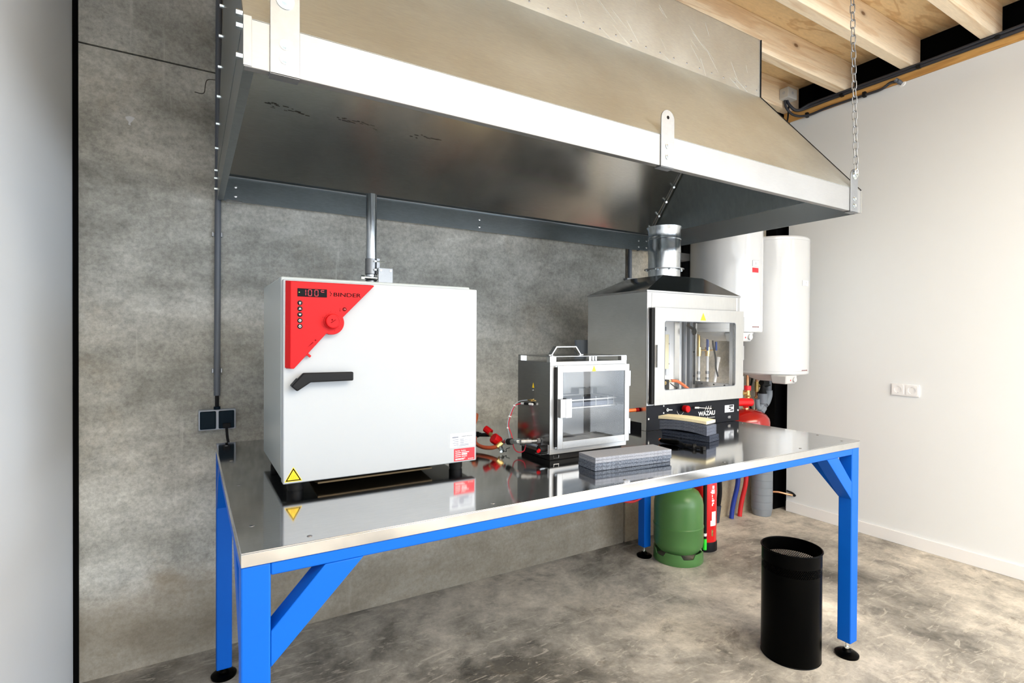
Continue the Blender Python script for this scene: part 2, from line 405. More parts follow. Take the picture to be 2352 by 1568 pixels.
def text(name, s, mat, x0, x1, zc, y, h, parent, face='-y', t=0.0006, outline=0.0, bold=0.0, z1=None):
    "raised lettering on a plane facing -y between x0 and x1, cap height h"
    cu = bpy.data.curves.new(name, 'FONT'); cu.body = s; cu.size = 1; cu.extrude = 0.0
    if outline: cu.fill_mode = 'NONE'; cu.bevel_depth = outline/h; cu.bevel_resolution = 1
    if bold: cu.offset = bold
    ob = bpy.data.objects.new(name, cu); C.objects.link(ob)
    dg = bpy.context.evaluated_depsgraph_get(); me = bpy.data.meshes.new_from_object(ob.evaluated_get(dg))
    bpy.data.objects.remove(ob); bm = bmesh.new(); bm.from_mesh(me)
    xs = [v.co.x for v in bm.verts]; ys = [v.co.y for v in bm.verts]
    mx, Mx, my, My = min(xs), max(xs), min(ys), max(ys)
    if not outline:
        r = bmesh.ops.extrude_face_region(bm, geom=bm.faces[:])
        for e in r['geom']:
            if isinstance(e, bmesh.types.BMVert): e.co.z = t/1.0
    for v in bm.verts:
        u = (v.co.x-mx)/(Mx-mx); q = (v.co.y-my)/(My-my)-0.5
        d = v.co.z if not outline else v.co.z*h
        if face == '-y': v.co = Vector((x0+(x1-x0)*u, y-d, zc+q*h + ((z1-zc)*u if z1 else 0)))
    b = B(); b.bm.free(); b.bm = bm
    return b.build(name, mat, parent, smooth=False)
def bolt_y(b, x, y, z, r=0.0085, l=0.007, washer=True):
    "hex bolt head standing out towards -y"
    if washer: b.cyl((x, y, z), (x, y-0.0015, z), r*1.35, 20)
    b.hexa((x, y-0.001, z), (x, y-0.001-l, z), r)
def screw(b, x, y, z, r, n):
    n = Vector(n); p = Vector((x, y, z)); b.lathe([(r, 0), (r*0.9, 0.0008), (r*0.5, 0.0016)], p, 14, n)

ZT = 0.9415       # table top
WY = 2.678        # face of the concrete wall
RX = 4.0985       # face of the white wall on the right

# ------------------------------------------------------------------ room shell
struct(B().box(-0.7, 7.0, -5.6, 3.0, -0.12, 0).build('floor', 'floor', smooth=False))
b = B(); b.box(-0.7, 2.497, WY, WY+0.2, 0, 2.524); b.box(-0.7, 2.497, WY+0.002, WY+0.2, 2.532, 3.6)
struct(b.build('wall_back', 'wall_conc', smooth=False))
b = B(); b.box(2.512, 4.8, WY-0.002, WY+0.2, 0, 3.6)
struct(b.build('wall_back_beige', 'wall_conc2', smooth=False))
struct(B().box(-0.7, 4.8, WY+0.03, WY+0.22, 0, 3.59).build('trim_1', 'black', smooth=False))
struct(B().box(-0.60, -0.395, -5.3, 2.655, 0, 3.398).build('wall_left', 'white_left', smooth=False))
struct(B().box(-0.60, -0.379, 2.655, 2.676, 0, 3.398).build('trim_2', 'black_matt', smooth=False))
struct(B().box(RX, RX+0.10, -0.5, 2.52, 0, 3.105).build('wall_right', 'white_wall', smooth=False))
struct(B().box(RX, RX+0.10, -5.2, -0.5, 2.85, 3.105).build('wall_right_header', 'white_wall', smooth=False))
struct(B().box(RX-0.013, RX, -0.5, 2.515, 0.0, 0.082).build('baseboard_right', 'trim_white', bev=0.002))
b = B()
for y in (-5.2, -3.65, -2.08, -0.56): b.box(RX+0.02, RX+0.08, y, y+0.06, 0, 2.85)
b.box(RX+0.02, RX+0.08, -5.2, -0.5, 0, 0.06); b.box(RX+0.02, RX+0.08, -5.2, -0.5, 2.79, 2.85)
struct(b.build('window_1', 'black', bev=0.003))
b = B(); b.box(-0.6, 4.3, -5.2, -5.1, 0, 0.45); b.box(-0.6, 4.3, -5.2, -5.1, 3.0, 3.6)
b.box(-0.6, -0.1, -5.2, -5.1, 0.45, 3.0); b.box(3.9, 4.3, -5.2, -5.1, 0.45, 3.0)
struct(b.build('wall_front', 'white_wall', smooth=False))
b = B()
for x in (-0.1, 1.2, 2.53, 3.84): b.box(x, x+0.06, -5.18, -5.12, 0.45, 3.0)
b.box(-0.1, 3.9, -5.18, -5.12, 0.45, 0.51); b.box(-0.1, 3.9, -5.18, -5.12, 2.94, 3.0)
struct(b.build('window_2', 'black', bev=0.003))
# ceiling: plywood deck, black backing above the white wall, timber ledger
struct(B().box(-0.7, 4.32, -5.3, 3.0, 3.400, 3.42).build('ceiling', 'ply', smooth=False))
b = B(); b.box(4.215, 4.23, -5.3, 2.67, 3.0, 3.398)
struct(b.build('trim_3', 'black_matt', smooth=False))
struct(B().box(RX-0.012, RX+0.10, -5.2, 2.565, 3.106, 3.186).build('trim_4', 'ledger', bev=0.002))
b = B()
b.box(4.05, 4.35, 2.585, 2.603, 0, 3.39); b.box(4.19, 4.21, 2.603, 2.665, 0, 3.39); b.box(4.035, 4.052, 2.585, 2.676, 0, 3.39)
b.box(4.20, 4.215, 2.40, 2.585, 0, 3.39)
struct(b.build('trim_5', 'black', bev=0.002))
# joists
names = ['pine ceiling joist nearest the concrete wall, behind the hood duct',
         'pine ceiling joist second from the concrete wall',
         'pine ceiling joist third from the concrete wall, passing behind the chain',
         'pine ceiling joist fourth from the concrete wall, at the upper right corner']
jy = [2.503, 2.081, 1.668, 1.246, 0.83, 0.41, -0.01, -0.43]
first = None
for i, y in enumerate(jy):
    if first is None:
        bb = B().box(-0.39-1.9, 4.19-1.9, -0.034, 0.034, 0, 0.212)
        first = bb.build('ceiling_joist', 'joist', bev=0.004); j = first
    else:
        j = first.copy(); C.objects.link(j)
    j.location = (1.9, y+0.034, 3.187)
    if i < 4: tag(j, names[i], 'joist', 'pine ceiling joists')
    else: tag(j, ('fifth', 'sixth', 'seventh', 'eighth')[i-4]+' pine ceiling joist from the concrete wall, overhead in front of the hood', 'joist', 'pine ceiling joists')

# ------------------------------------------------------------------ cables, box and conduits
t = thing('cable_run', 'black cables clipped along the timber ledger above the white wall', 'cable', (RX-0.03, 1.0, 3.15))
for k, (dz, dx) in enumerate(((0.074, 0.026), (0.055, 0.024))):
    pts = [(RX-dx, y, 3.106+dz+0.004*math.sin(y*3+k)) for y in (-1.2, -0.3, 0.6, 1.2, 1.7, 2.1)]
    pts += [(RX-0.03, 2.33, 3.106+dz), (4.03, 2.42, 3.15), (3.99, 2.46, 3.20), (3.985, 2.485, 3.26)]
    B().tube(pts, 0.0105).build('cable', 'cable_grey', t)
pts = [(4.075, 1.745, 3.118), (RX-0.02, 1.80, 3.125), (RX-0.022, 1.85, 3.103), (RX-0.02, 1.95, 3.104), (RX-0.02, 2.2, 3.11), (RX-0.03, 2.36, 3.10), (4.02, 2.44, 3.12), (3.975, 2.475, 3.18), (3.968, 2.485, 3.26)]
B().tube(pts, 0.009).build('cable', 'cable_grey', t)
b = B()
for y in (0.7, 1.22, 1.62, 2.10): b.box(RX-0.042, RX-0.012, y, y+0.022, 3.150, 3.172)
for y in (1.95, 2.36): b.box(RX-0.034, RX-0.008, y, y+0.02, 3.09, 3.126)
b.each('clip', 'rubber', t, 1, bev=0.002)
B().tube([(RX-0.03, 1.765, 3.132), (RX-0.002, 1.735, 3.10)], 0.013, 14).build('sleeve', 'grey_conduit', t)
B().lathe([(0.022, 0), (0.019, 0.004), (0.012, 0.006)], (RX, 1.735, 3.10), 20, (-1, 0, 0)).build('rosette', 'white', t)
B().tube([(4.0, 2.47, 3.2), (4.01, 2.49, 3.08), (3.95, 2.50, 3.02), (3.93, 2.52, 2.98)], 0.006).build('cable', 'rubber', t)
t = thing('junction_box', 'white plastic junction box fixed to the joist end above the white wall', 'junction box', (3.97, 2.48, 3.235))
B().box(3.925, 4.045, 2.43, 2.502, 3.238, 3.318).build('box_body', 'boiler_plastic', t, bev=0.004)
b = B(); b.cyl((3.985, 2.430, 3.28), (3.985, 2.429, 3.28), 0.012, 18)
b.cyl((3.924, 2.466, 3.28), (3.925, 2.466, 3.28), 0.012, 18)
b.each('knockout', 'pale_frame', t, 1)

t = thing('wall_conduit', 'grey conduit running down the concrete wall to the double socket', 'conduit', (0.097, WY, 1.10))
B().cyl((0.097, WY-0.016, 1.118), (0.104, WY-0.016, 3.1), 0.0125, 18).build('tube', 'grey_conduit', t)
B().cyl((0.097, WY-0.016, 1.068), (0.097, WY-0.016, 1.12), 0.0075, 14).build('cable', 'rubber', t)
for z in (1.227, 1.821):
    b = B(); b.box(0.077, 0.083, WY-0.022, WY, z-0.010, z+0.010); b.box(0.111, 0.117, WY-0.022, WY, z-0.010, z+0.010); b.box(0.077, 0.117, WY-0.004, WY, z-0.009, z+0.009)
    b.build('clip', 'zinc', t, bev=0.001)
t = thing('double_wall_socket', 'surface double socket with dark blue flaps on the concrete wall', 'socket', (0.098, WY, 0.970))
B().box(0.027, 0.169, WY-0.045, WY, 0.972, 1.058).build('housing', 'pale_frame', t, bev=0.004)
for x0 in (0.032, 0.102): B().box(x0, x0+0.060, WY-0.053, WY-0.045, 0.977, 1.054).build('flap', 'navy_box', t, bev=0.004)
B().cyl((0.097, WY-0.02, 1.056), (0.097, WY-0.02, 1.070), 0.013, 14).build('gland', 'navy_box', t)
t = thing('power_cord', 'black power cord hanging from the right flap of the wall socket to the table edge', 'cord', (0.137, WY-0.1, 0.9))
B().tube([(0.132, WY-0.05, 0.985), (0.135, WY-0.055, 0.94), (0.140, WY-0.06, 0.905), (0.150, WY-0.09, 0.80), (0.2, WY-0.08, 0.62)], 0.0055).build('cable', 'rubber', t)
B().box(0.117, 0.147, WY-0.062, WY-0.045, 0.978, 1.0).build('plug', 'rubber', t, bev=0.003)
t = thing('wall_conduit', 'grey conduit in the joint between concrete panels behind the steel test chamber', 'conduit', (2.52, WY, 1.2))
B().cyl((2.522, WY-0.018, 0.4), (2.522, WY-0.018, 2.6), 0.0125, 18).build('tube', 'grey_conduit', t)
for z in (1.22, 1.77):
    b = B(); b.box(2.485, 2.545, WY-0.034, WY-0.001, z-0.008, z+0.008); b.build('clip', 'zinc', t, bev=0.001)

t = thing('double_power_outlet', 'white double power outlet on the white wall at the right', 'power outlet', (RX, 1.694, 1.0))
B().box(RX-0.010, RX, 1.612, 1.777, 1.000, 1.080).build('frame', 'trim_white', t, bev=0.003)
for yc in (1.735, 1.654):
    b = B(); N = 28
    o1 = [(RX-0.0125, yc-0.034, 1.008), (RX-0.0125, yc+0.034, 1.008), (RX-0.0125, yc+0.034, 1.074), (RX-0.0125, yc-0.034, 1.074)]
    sq = []
    for i in range(N):
        a = 2*PI*i/N; k = 0.034/max(abs(math.cos(a)), abs(math.sin(a))); sq.append((yc+math.cos(a)*k, 1.041+math.sin(a)*k))
    def cr(r, dx): return [Vector((RX-dx, yc+math.cos(2*PI*i/N)*r, 1.041+math.sin(2*PI*i/N)*r)) for i in range(N)]
    b.rings([[Vector((RX-0.009, y, z)) for y, z in sq], [Vector((RX-0.0125, y, z)) for y, z in sq], cr(0.0215, 0.0125), cr(0.0205, 0.002)])
    f = b.build('outlet_insert', 'trim_white', t)
    b = B()
    for dy in (-0.0095, 0.0095): b.cyl((RX-0.0035, yc+dy, 1.041), (RX-0.0018, yc+dy, 1.041), 0.0027, 12)
    b.box(RX-0.010, RX-0.004, yc-0.003, yc+0.003, 1.0605, 1.0625); b.box(RX-0.010, RX-0.004, yc-0.003, yc+0.003, 1.0195, 1.0215)
    b.each('contact', 'ink', f, 1)

# ------------------------------------------------------------------ marks on the concrete wall
t = tag(B().prism([(-0.230, WY-0.0006, 2.268), (-0.215, WY-0.0006, 2.274), (-0.198, WY-0.0006, 2.270), (-0.204, WY-0.0006, 2.258), (-0.213, WY-0.0006, 2.246), (-0.212, WY-0.0006, 2.236), (-0.220, WY-0.0006, 2.238), (-0.219, WY-0.0006, 2.25), (-0.228, WY-0.0006, 2.26)], (0, 0.0005, 0)).build('paint_fleck', 'chalk', smooth=False), 'small white paint fleck on the concrete wall left of the hood', 'paint mark'); recenter(t)

t = tag(B().tube([(0.012, WY-0.0005, 2.426), (0.046, WY-0.0005, 2.429), (0.053, WY-0.0005, 2.472), (0.063, WY-0.0005, 2.492), (0.096, WY-0.0005, 2.498)], 0.0016, 6, 4).build('pencil_mark', 'stain', smooth=False), 'dark hooked pen mark on the concrete wall beside the hood', 'wall mark'); recenter(t)
# ------------------------------------------------------------------ work table
tx0, tx1, ty0, ty1 = 0.086, 2.484, 1.196, 2.4735
T = thing('work_table', 'long work table with stainless steel top and bright blue frame', 'table', ((tx0+tx1)/2, (ty0+ty1)/2, 0))
b = B(); b.box(tx0, tx1, ty0, ty1, ZT-0.003, ZT)
b.box(tx0, tx1, ty0, ty0+0.002, ZT-0.030, ZT-0.003); b.box(tx0, tx1, ty1-0.002, ty1, ZT-0.030, ZT-0.003)
b.box(tx0, tx0+0.002, ty0+0.002, ty1-0.002, ZT-0.030, ZT-0.003); b.box(tx1-0.002, tx1, ty0+0.002, ty1-0.002, ZT-0.030, ZT-0.003)
top = b.build('tabletop', 'table_steel', T, bev=0.0012)
b = B()
for x in (0.223, 0.683, 1.15, 1.62, 2.09, 2.40): screw(b, x, 1.228, ZT, 0.006, (0, 0, 1))
for y in (1.36, 1.75, 2.1, 2.4): screw(b, 0.12, y, ZT, 0.006, (0, 0, 1)); screw(b, 2.45, y, ZT, 0.006, (0, 0, 1))
b.each('screw', 'zinc', top, 1)
B().box(tx0+0.004, tx1-0.004, ty0+0.004, ty1-0.004, ZT-0.029, ZT-0.0035).build('core_board', 'card', T, smooth=False)
LW = 0.056; BZ0, BZ1 = 0.884, 0.912
lx = (tx0, tx1-LW); ly = (ty0+0.003, ty1-LW-0.003)
for y in ly: B().box(tx0+LW, tx1-LW, y, y+LW, BZ0, BZ1-0.0005).build('frame_rail', 'blue', T, bev=0.003)
for x in lx: B().box(x+0.001, x+LW-0.001, ly[0]+LW, ly[1], BZ0, BZ1-0.0005).build('frame_rail', 'blue', T, bev=0.003)
for ix, x in enumerate(lx):
    for iy, y in enumerate(ly):
        leg = B().box(x, x+LW, y, y+LW, 0.066 if ix else 0.040, BZ1-0.0005).build('leg', 'blue', T, bev=0.004)
        # diagonal braces in both directions
        s_ = 1 if ix == 0 else -1; xi = x+LW if ix == 0 else x
        pts = [(xi, y+0.001, 0.691), (xi, y+0.001, 0.767), (xi+s_*0.109, y+0.001, BZ0), (xi+s_*0.193, y+0.001, BZ0)]
        B().prism(pts, (0, LW-0.002, 0)).build('brace', 'blue', leg, bev=0.002)
        s2 = 1 if iy == 0 else -1; yi = y+LW if iy == 0 else y
        pts = [(x+0.001, yi, 0.691), (x+0.001, yi, 0.767), (x+0.001, yi+s2*0.109, BZ0), (x+0.001, yi+s2*0.193, BZ0)]
        B().prism(pts, (LW-0.002, 0, 0)).build('brace', 'blue', leg, bev=0.002)
        cx, cy = x+LW/2, y+LW/2
        foot = B().lathe([(0.045, 0), (0.047, 0.004), (0.047, 0.010), (0.036, 0.018), (0.020, 0.022), (0.014, 0.030), (0.0001, 0.030)], (cx, cy, 0), 32).build('levelling_foot', 'black_gloss', leg)
        b = B(); b.cyl((cx, cy, 0.028), (cx, cy, 0.07), 0.006, 12); b.hexa((cx, cy, 0.032), (cx, cy, 0.040), 0.011)
        b.build('spindle', 'chrome', foot)

# ------------------------------------------------------------------ extraction hood
hx0, hx1, hy0, hy1, hz0, hz1 = 0.097, 2.667, 1.294, 2.628, 1.9655, 2.070
dx1, dy0, dy1, dz0, dz1 = 2.550, 1.732, 2.05, 2.640, 2.938
Hd = thing('extraction_hood', 'large galvanised sheet metal extraction hood hanging over the work table', 'hood', ((hx0+hx1)/2, (hy0+hy1)/2, hz0))
rim = B(); 
rim.box(hx0, hx1, hy0, hy0+0.002, hz0, hz1); rim.box(hx0+0.002, hx1-0.002, hy0+0.002, hy0+0.022, hz0, hz0+0.002)
rim.build('front_rim', 'galv_front', Hd, bev=0.001)
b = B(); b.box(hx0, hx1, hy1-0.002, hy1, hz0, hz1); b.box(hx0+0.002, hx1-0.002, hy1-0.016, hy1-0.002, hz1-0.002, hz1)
b.build('back_rim', 'galv_dark_refl', Hd, bev=0.0005)
b = B(); b.box(hx0, hx0+0.002, hy0+0.002, hy1-0.002, hz0, hz1); b.box(hx0+0.002, hx0+0.022, hy0+0.022, hy1-0.016, hz0, hz0+0.002)
b.build('side_rim', 'galv_side', Hd)
b = B(); b.box(hx1-0.002, hx1, hy0+0.002, hy1-0.002, hz0, hz1)
b.box(hx1-0.0005, hx1+0.010, hy0-0.001, hy0+0.001, hz0, hz1-0.002)
b.build('side_rim', 'galv_in', Hd)
t_ = 0.0015
B().quadplate([(hx0, hy0, hz1), (hx1, hy0, hz1), (dx1, dy0, dz0), (hx0, dy0, dz0)], t_).build('front_panel', 'galv', Hd, smooth=False)
B().quadplate([(hx0, hy1, hz1), (hx1, hy1, hz1), (dx1, dy1, dz0), (hx0, dy1, dz0)], t_).build('back_panel', 'galv_in', Hd, smooth=False)
B().quadplate([(hx1, hy0, hz1), (hx1, hy1, hz1), (dx1, dy1, dz0), (dx1, dy0, dz0)], t_).build('end_panel', 'galv_side', Hd, smooth=False)
B().prism([(hx0, hy0, hz1), (hx0, hy1, hz1), (hx0, dy1, dz0), (hx0, dy1, dz1), (hx0, dy0, dz1), (hx0, dy0, dz0)], (-t_, 0, 0)).build('end_panel', 'galv_side', Hd, smooth=False)
b = B(); b.box(hx0, dx1, dy0, dy0+t_, dz0, dz1); b.box(hx0, dx1, dy1-t_, dy1, dz0, dz1); b.box(dx1-t_, dx1, dy0+t_, dy1-t_, dz0, dz1)
b.box(hx0, dx1, dy0, dy1, dz1-t_, dz1)
b.box(dx1-0.001, dx1+0.006, dy0-0.001, dy0+0.002, dz0, dz1)
duct = b.build('duct_box', 'galv', Hd, smooth=False)
b = B()
for i in range(18): screw(b, dx1-0.03-i*0.088, dy0, dz0+0.03, 0.0045, (0, -1, 0))
b.each('rivet', 'zinc', duct, 1)
B().cyl((dx1+0.001, dy0-0.002, dz0), (dx1+0.001, dy0-0.002, dz1), 0.0035, 8).build('edge_sealant', 'rubber', Hd)
B().cyl((hx1, hy0-0.001, hz1), (dx1+0.001, dy0-0.002, dz0), 0.0035, 8).build('edge_sealant', 'rubber', Hd)
B().box(hx0-0.001, hx0+0.016, hy0-0.0015, hy0, hz0+0.002, hz1+0.006).build('corner_flange', 'zinc', Hd, bev=0.0004)
B().box(hx0+0.003, hx1-0.003, hy1-0.017, hy1-0.016, hz1-0.0025, hz1-0.0005).build('rim_highlight', 'steel_bright', Hd, smooth=False)  # thin bright strip imitating the highlight along the back rim's top
kb_ = (dz0-hz1)/(hy1-dy1)
def onback(x, z, off=0.003): 
    y = hy1-(z-hz1)/kb_; return Vector((x, y-off*0.7, z-off*0.7))
rr = random.Random(11)
for xa, za, xb, zb_ in ((0.254, 2.322, 0.30, 2.319), (0.318, 2.317, 0.42, 2.315), (0.54, 2.321, 0.61, 2.319), (0.61, 2.320, 0.72, 2.317), (0.87, 2.319, 1.02, 2.318)):
    n_ = 9; b = B()
    for q in range(n_):
        f = q/n_; x = xa+(xb-xa)*f+rr.uniform(-.004, .004); z = za+(zb_-za)*f+rr.uniform(-.007, .007); L_ = rr.uniform(.008, .026); h_ = rr.uniform(.0006, .0018)
        b.prism([onback(x, z), onback(x+L_, z-L_*0.03), onback(x+L_, z-L_*0.03+h_), onback(x, z+h_)], (0, -0.0003, -0.0003))
    b.build('dirt_mark', 'stain', Hd, smooth=False)
b = B()
for q in range(26):
    x = rr.uniform(1.3, 2.45); z = rr.uniform(dz0+0.03, dz1-0.03); L_ = rr.uniform(.03, .14); a = rr.uniform(-1.2, -0.5)
    b.cyl((x, dy0-0.0001, z), (min(x+L_*math.cos(a), dx1-0.01), dy0-0.0001, max(z+L_*math.sin(a), dz0+0.005)), 0.00035, 4)
kf_ = (dz0-hz1)/(dy0-hy0)
for q in range(46):
    x = rr.uniform(0.3, 2.4); z = rr.uniform(hz1+0.02, dz0-0.04); L_ = rr.uniform(.03, .16); a = rr.uniform(-0.25, 0.2)
    p = [Vector((xx, hy0+(zz-hz1)/kf_-0.001, zz)) for xx, zz in ((x, z), (x+L_, z+L_*a*0.6))]
    if p[1].z > dz0-0.02 or p[1].z < hz1+0.01: continue
    b.cyl(p[0], p[1], 0.0003, 4)
b.build('scratches', 'chrome', Hd, smooth=False)
# seam strip inside
def lerp(a, b_, t): return tuple(a[i]+(b_[i]-a[i])*t for i in range(3))
sa, sb = (hx1-0.012, hy1-0.010, hz1), (dx1-0.012, dy1-0.010, dz0)
b = B(); b.cyl(sa, sb, 0.006, 6)
b.build('seam_strip', 'galv_in', Hd)
b = B()
for k in range(7):
    p = Vector(lerp(sa, sb, 0.06+k*0.13)); b.hexa(p+Vector((-0.004, -0.004, 0)), p+Vector((-0.02, -0.02, -0.006)), 0.007)
b.each('seam_bolt', 'chrome', Hd, 1)
for i, (x0, x1, ztop, hole) in enumerate(((0.149, 0.211, 2.170, 0), (1.361, 1.424, 2.158, 1), (2.572, 2.634, 2.158, 0))):
    b = B(); r = (x1-x0)/2; xc = (x0+x1)/2; N = 14
    out = [(x0, hz0-0.004), (x1, hz0-0.004)] + [(xc+r*math.cos(PI*k/N), ztop-r+r*math.sin(PI*k/N)) for k in range(N+1)]
    if i == 0: out = [(x0, hz0-0.004), (x1, hz0-0.004), (x1, ztop-0.022), (x1-0.012, ztop-0.004), (xc+0.01, ztop+0.004), (x0, ztop+0.004)]
    b.prism([(x, hy0-0.0045, z) for x, z in out], (0, 0.004, 0))
    b.box(x0, x1, hy0-0.0045, hy0+0.026, hz0-0.0045, hz0-0.0005)
    pl = b.build('hanger_plate', 'zinc', Hd, bev=0.0008)
    b = B(); zs = {0: (1.999, 2.031), 1: (1.998, 2.034), 2: (1.992, 2.022)}[i]
    rb = 0.0085 if i == 0 else 0.0075
    for z in zs: bolt_y(b, xc, hy0-0.0045, z, rb, 0.006)
    if i != 1: bolt_y(b, xc, hy0-0.0068, 2.129, 0.0105, 0.008)
    b.each('bolt', 'chrome', pl, 2)
    if i != 1: B().cyl((xc, hy0-0.0045, 2.129), (xc, hy0-0.007, 2.129), 0.019, 24).build('washer', 'chrome', pl)
    if i == 1:
        B().cyl((xc, hy0-0.0048, 2.132), (xc, hy0-0.0044, 2.132), 0.006, 16).build('hole', 'ink', pl)
b = B()
for z, y in ((2.085, 2.606), (2.055, 2.62), (2.010, 2.62), (2.156, 2.53), (2.226, 2.44), (2.30, 2.35), (2.375, 2.26), (2.45, 2.18), (2.52, 2.11), (2.60, 2.06)):
    b.hexa((hx0-0.001, y, z), (hx0-0.013, y, z), 0.0065)
for z, y in ((2.085, 1.305), (2.055, 1.300), (1.990, 1.300)):
    b.hexa((hx0-0.001, y+0.006, z), (hx0-0.014, y+0.006, z), 0.0075)
b.each('side_bolt', 'chrome', Hd, 1)
b = B()
for x in (0.166, 1.367, 2.569):
    for z in (2.030, 1.990): screw(b, x, hy1-0.002, z, 0.007, (0, -1, 0))
for z in (2.035, 1.99): screw(b, 2.64, hy1-0.002, z, 0.007, (0, -1, 0))
b.each('back_screw', 'steel', Hd, 1)
b = B(); b.box(0.13, 0.19, hy1-0.03, hy1, hz0-0.006, hz0-0.001); b.box(2.55, 2.63, hy1-0.03, hy1, hz0-0.006, hz0-0.001)
b.each('wall_bracket', 'steel_dark', Hd, 1)
# chain
t = thing('steel_chain', 'zinc plated steel chain holding the right end of the hood from the joists', 'chain', (2.603, 1.284, 2.129))
link0 = None; n = 0
p0 = Vector((2.603, 1.283, 2.146)); p1 = Vector((2.520, 1.275, 3.187)); d = (p1-p0).normalized(); L = (p1-p0).length
pitch = 0.0335; k = 0
while (k+0.7)*pitch < L:
    c = p0+d*(pitch*(k+0.5))
    if k < 2:
        b = B(); pts = []; N = 20
        for q in range(N):
            a = 2*PI*q/N; ex = 0.0085*math.cos(a); ez = 0.0085*math.sin(a)+(0.0115 if math.sin(a) > 0.01 else (-0.0115 if math.sin(a) < -0.01 else 0))
            pts.append(Vector((ex, 0, ez)) if k % 2 == 0 else Vector((0, ex, ez)))
        rs = []
        for q in range(N):
            dd = (pts[(q+1) % N]-pts[q-1]).normalized(); sd = Vector((0, 1, 0)) if k % 2 == 0 else Vector((1, 0, 0)); nn = dd.cross(sd)
            rs.append([pts[q]+(sd*math.cos(2*PI*h/8)+nn*math.sin(2*PI*h/8))*0.0022 for h in range(8)])
        b.rings(rs, close=True); o = b.build('chain_link', 'zinc', t, local=True)
        if k == 0: la = o
        else: lb = o
    else:
        o = (la if k % 2 == 0 else lb).copy(); C.objects.link(o); o.parent = t
    o.location = c-Vector(t.location); o.rotation_euler = (0.0, math.atan2(d.x, d.z), 0.35 if k % 2 else -0.2)
    k += 1
B().cyl((2.603, 1.300, 2.129), (2.603, 1.272, 2.129), 0.004, 12).build('shackle_pin', 'chrome', t)
b = B(); b.tube([(2.595, 1.281, 2.132), (2.594, 1.281, 2.150), (2.603, 1.281, 2.158), (2.612, 1.281, 2.150), (2.611, 1.281, 2.132)], 0.0028, 8); b.build('shackle', 'chrome', t)

# ------------------------------------------------------------------ drying oven
ox0, ox1, oy0, oy1, oz0, oz1 = 0.216, 0.812, 1.575, 2.040, 0.971, 1.537
O = thing('drying_oven', 'white laboratory drying oven with red triangular control panel and black handle', 'oven', ((ox0+ox1)/2, (oy0+oy1)/2, ZT))
B().box(ox0+0.001, ox1-0.001, oy0+0.052, oy1, oz0+0.005, oz1+0.012).build('housing', 'oven_side', O, bev=0.004)
B().box(ox0+0.008, ox1-0.008, oy0+0.034, oy0+0.052, oz0+0.012, oz1-0.006).build('door_seal', 'steel_bright', O)
door = B().box(ox0, ox1, oy0, oy0+0.034, oz0, oz1).build('door', 'oven_white', O, bev=0.003)
PF = 1.553
cx_, cz_, cr_ = 0.341, 1.419, 0.034
pan = [(0.221, 1.533), (0.460, 1.533), (0.461, 1.528)]
# hypotenuse from (0.461,1.528) to (0.231,1.292) with the round bulge about the knob
ax, az_, bx, bz = 0.461, 1.526, 0.232, 1.292
dxh, dzh = bx-ax, bz-az_; Lh = math.hypot(dxh, dzh); ux, uz = dxh/Lh, dzh/Lh
tc_ = (cx_-ax)*ux+(cz_-az_)*uz; px_, pz_ = ax+ux*tc_, az_+uz*tc_; dd = math.hypot(cx_-px_, cz_-pz_); sgn = ((cx_-ax)*uz-(cz_-az_)*ux)
half = math.sqrt(max(cr_**2-dd**2, 0))
s0 = (px_-ux*half, pz_-uz*half); s1 = (px_+ux*half, pz_+uz*half)
a0 = math.atan2(s0[1]-cz_, s0[0]-cx_); a1 = math.atan2(s1[1]-cz_, s1[0]-cx_)
while a1 > a0: a1 -= 2*PI
pan += [(cx_+cr_*math.cos(a0+(a1-a0)*k/16), cz_+cr_*math.sin(a0+(a1-a0)*k/16)) for k in range(17)]
pan += [(0.236, 1.291), (0.223, 1.291), (0.220, 1.294)]
def dr(x, z): return (x+0.011*min(1, max(0, (0.245-x)/0.02)), z-(0.003 if z > 1.53 else 0))
panel = B().rings([[Vector((x, oy0, z)) for x, z in pan], [Vector((dr(x, z)[0], PF, dr(x, z)[1])) for x, z in pan]]).build('control_panel', 'red', door, bev=0.0025, segs=2)
b = B(); b.box(0.249, 0.327, PF-0.0012, PF+0.001, 1.489, 1.5115); b.build('display', 'screen', door, bev=0.0006)
# seven segment digits 100 and a raised c
b = B(); Y0 = PF-0.0018
def seg(x, z, on, w_=0.0088, h_=0.0165, sl=0.0012):
    S = {'a': ((0, 1), (1, 1)), 'b': ((1, 1), (1, .5)), 'c': ((1, .5), (1, 0)), 'd': ((0, 0), (1, 0)), 'e': ((0, .5), (0, 0)), 'f': ((0, 1), (0, .5)), 'g': ((0, .5), (1, .5))}
    for s in on:
        (x0, z0), (x1, z1) = S[s]; q = 0.0009
        X0, Z0, X1, Z1 = x+x0*w_, z+z0*h_, x+x1*w_, z+z1*h_
        if x0 == x1: b.box(X0-q, X0+q, Y0, Y0+0.0004, min(Z0, Z1)+0.0007, max(Z0, Z1)-0.0007)
        else: b.box(X0+0.0007, X1-0.0007, Y0, Y0+0.0004, Z0-q, Z0+q)
seg(0.2615, 1.4920, 'bc'); seg(0.2770, 1.4920, 'abcdef'); seg(0.2940, 1.4920, 'abcdef'); seg(0.3110, 1.4980, 'aed' if False else 'afg', 0.0088, 0.0105*2-0.0105)
b.bm.verts.ensure_lookup_table(); b.build('lit_digits', 'led_red', door, smooth=False)
B().box(0.2525, 0.2545, Y0, Y0+0.0005, 1.4995, 1.5015).build('status_light', 'led_green', door, smooth=False)
text('lettering', 'BINDER', 'ink', 0.3455, 0.4220, 1.4985, PF-0.0001, 0.0105, door, bold=0.002)
b = B()
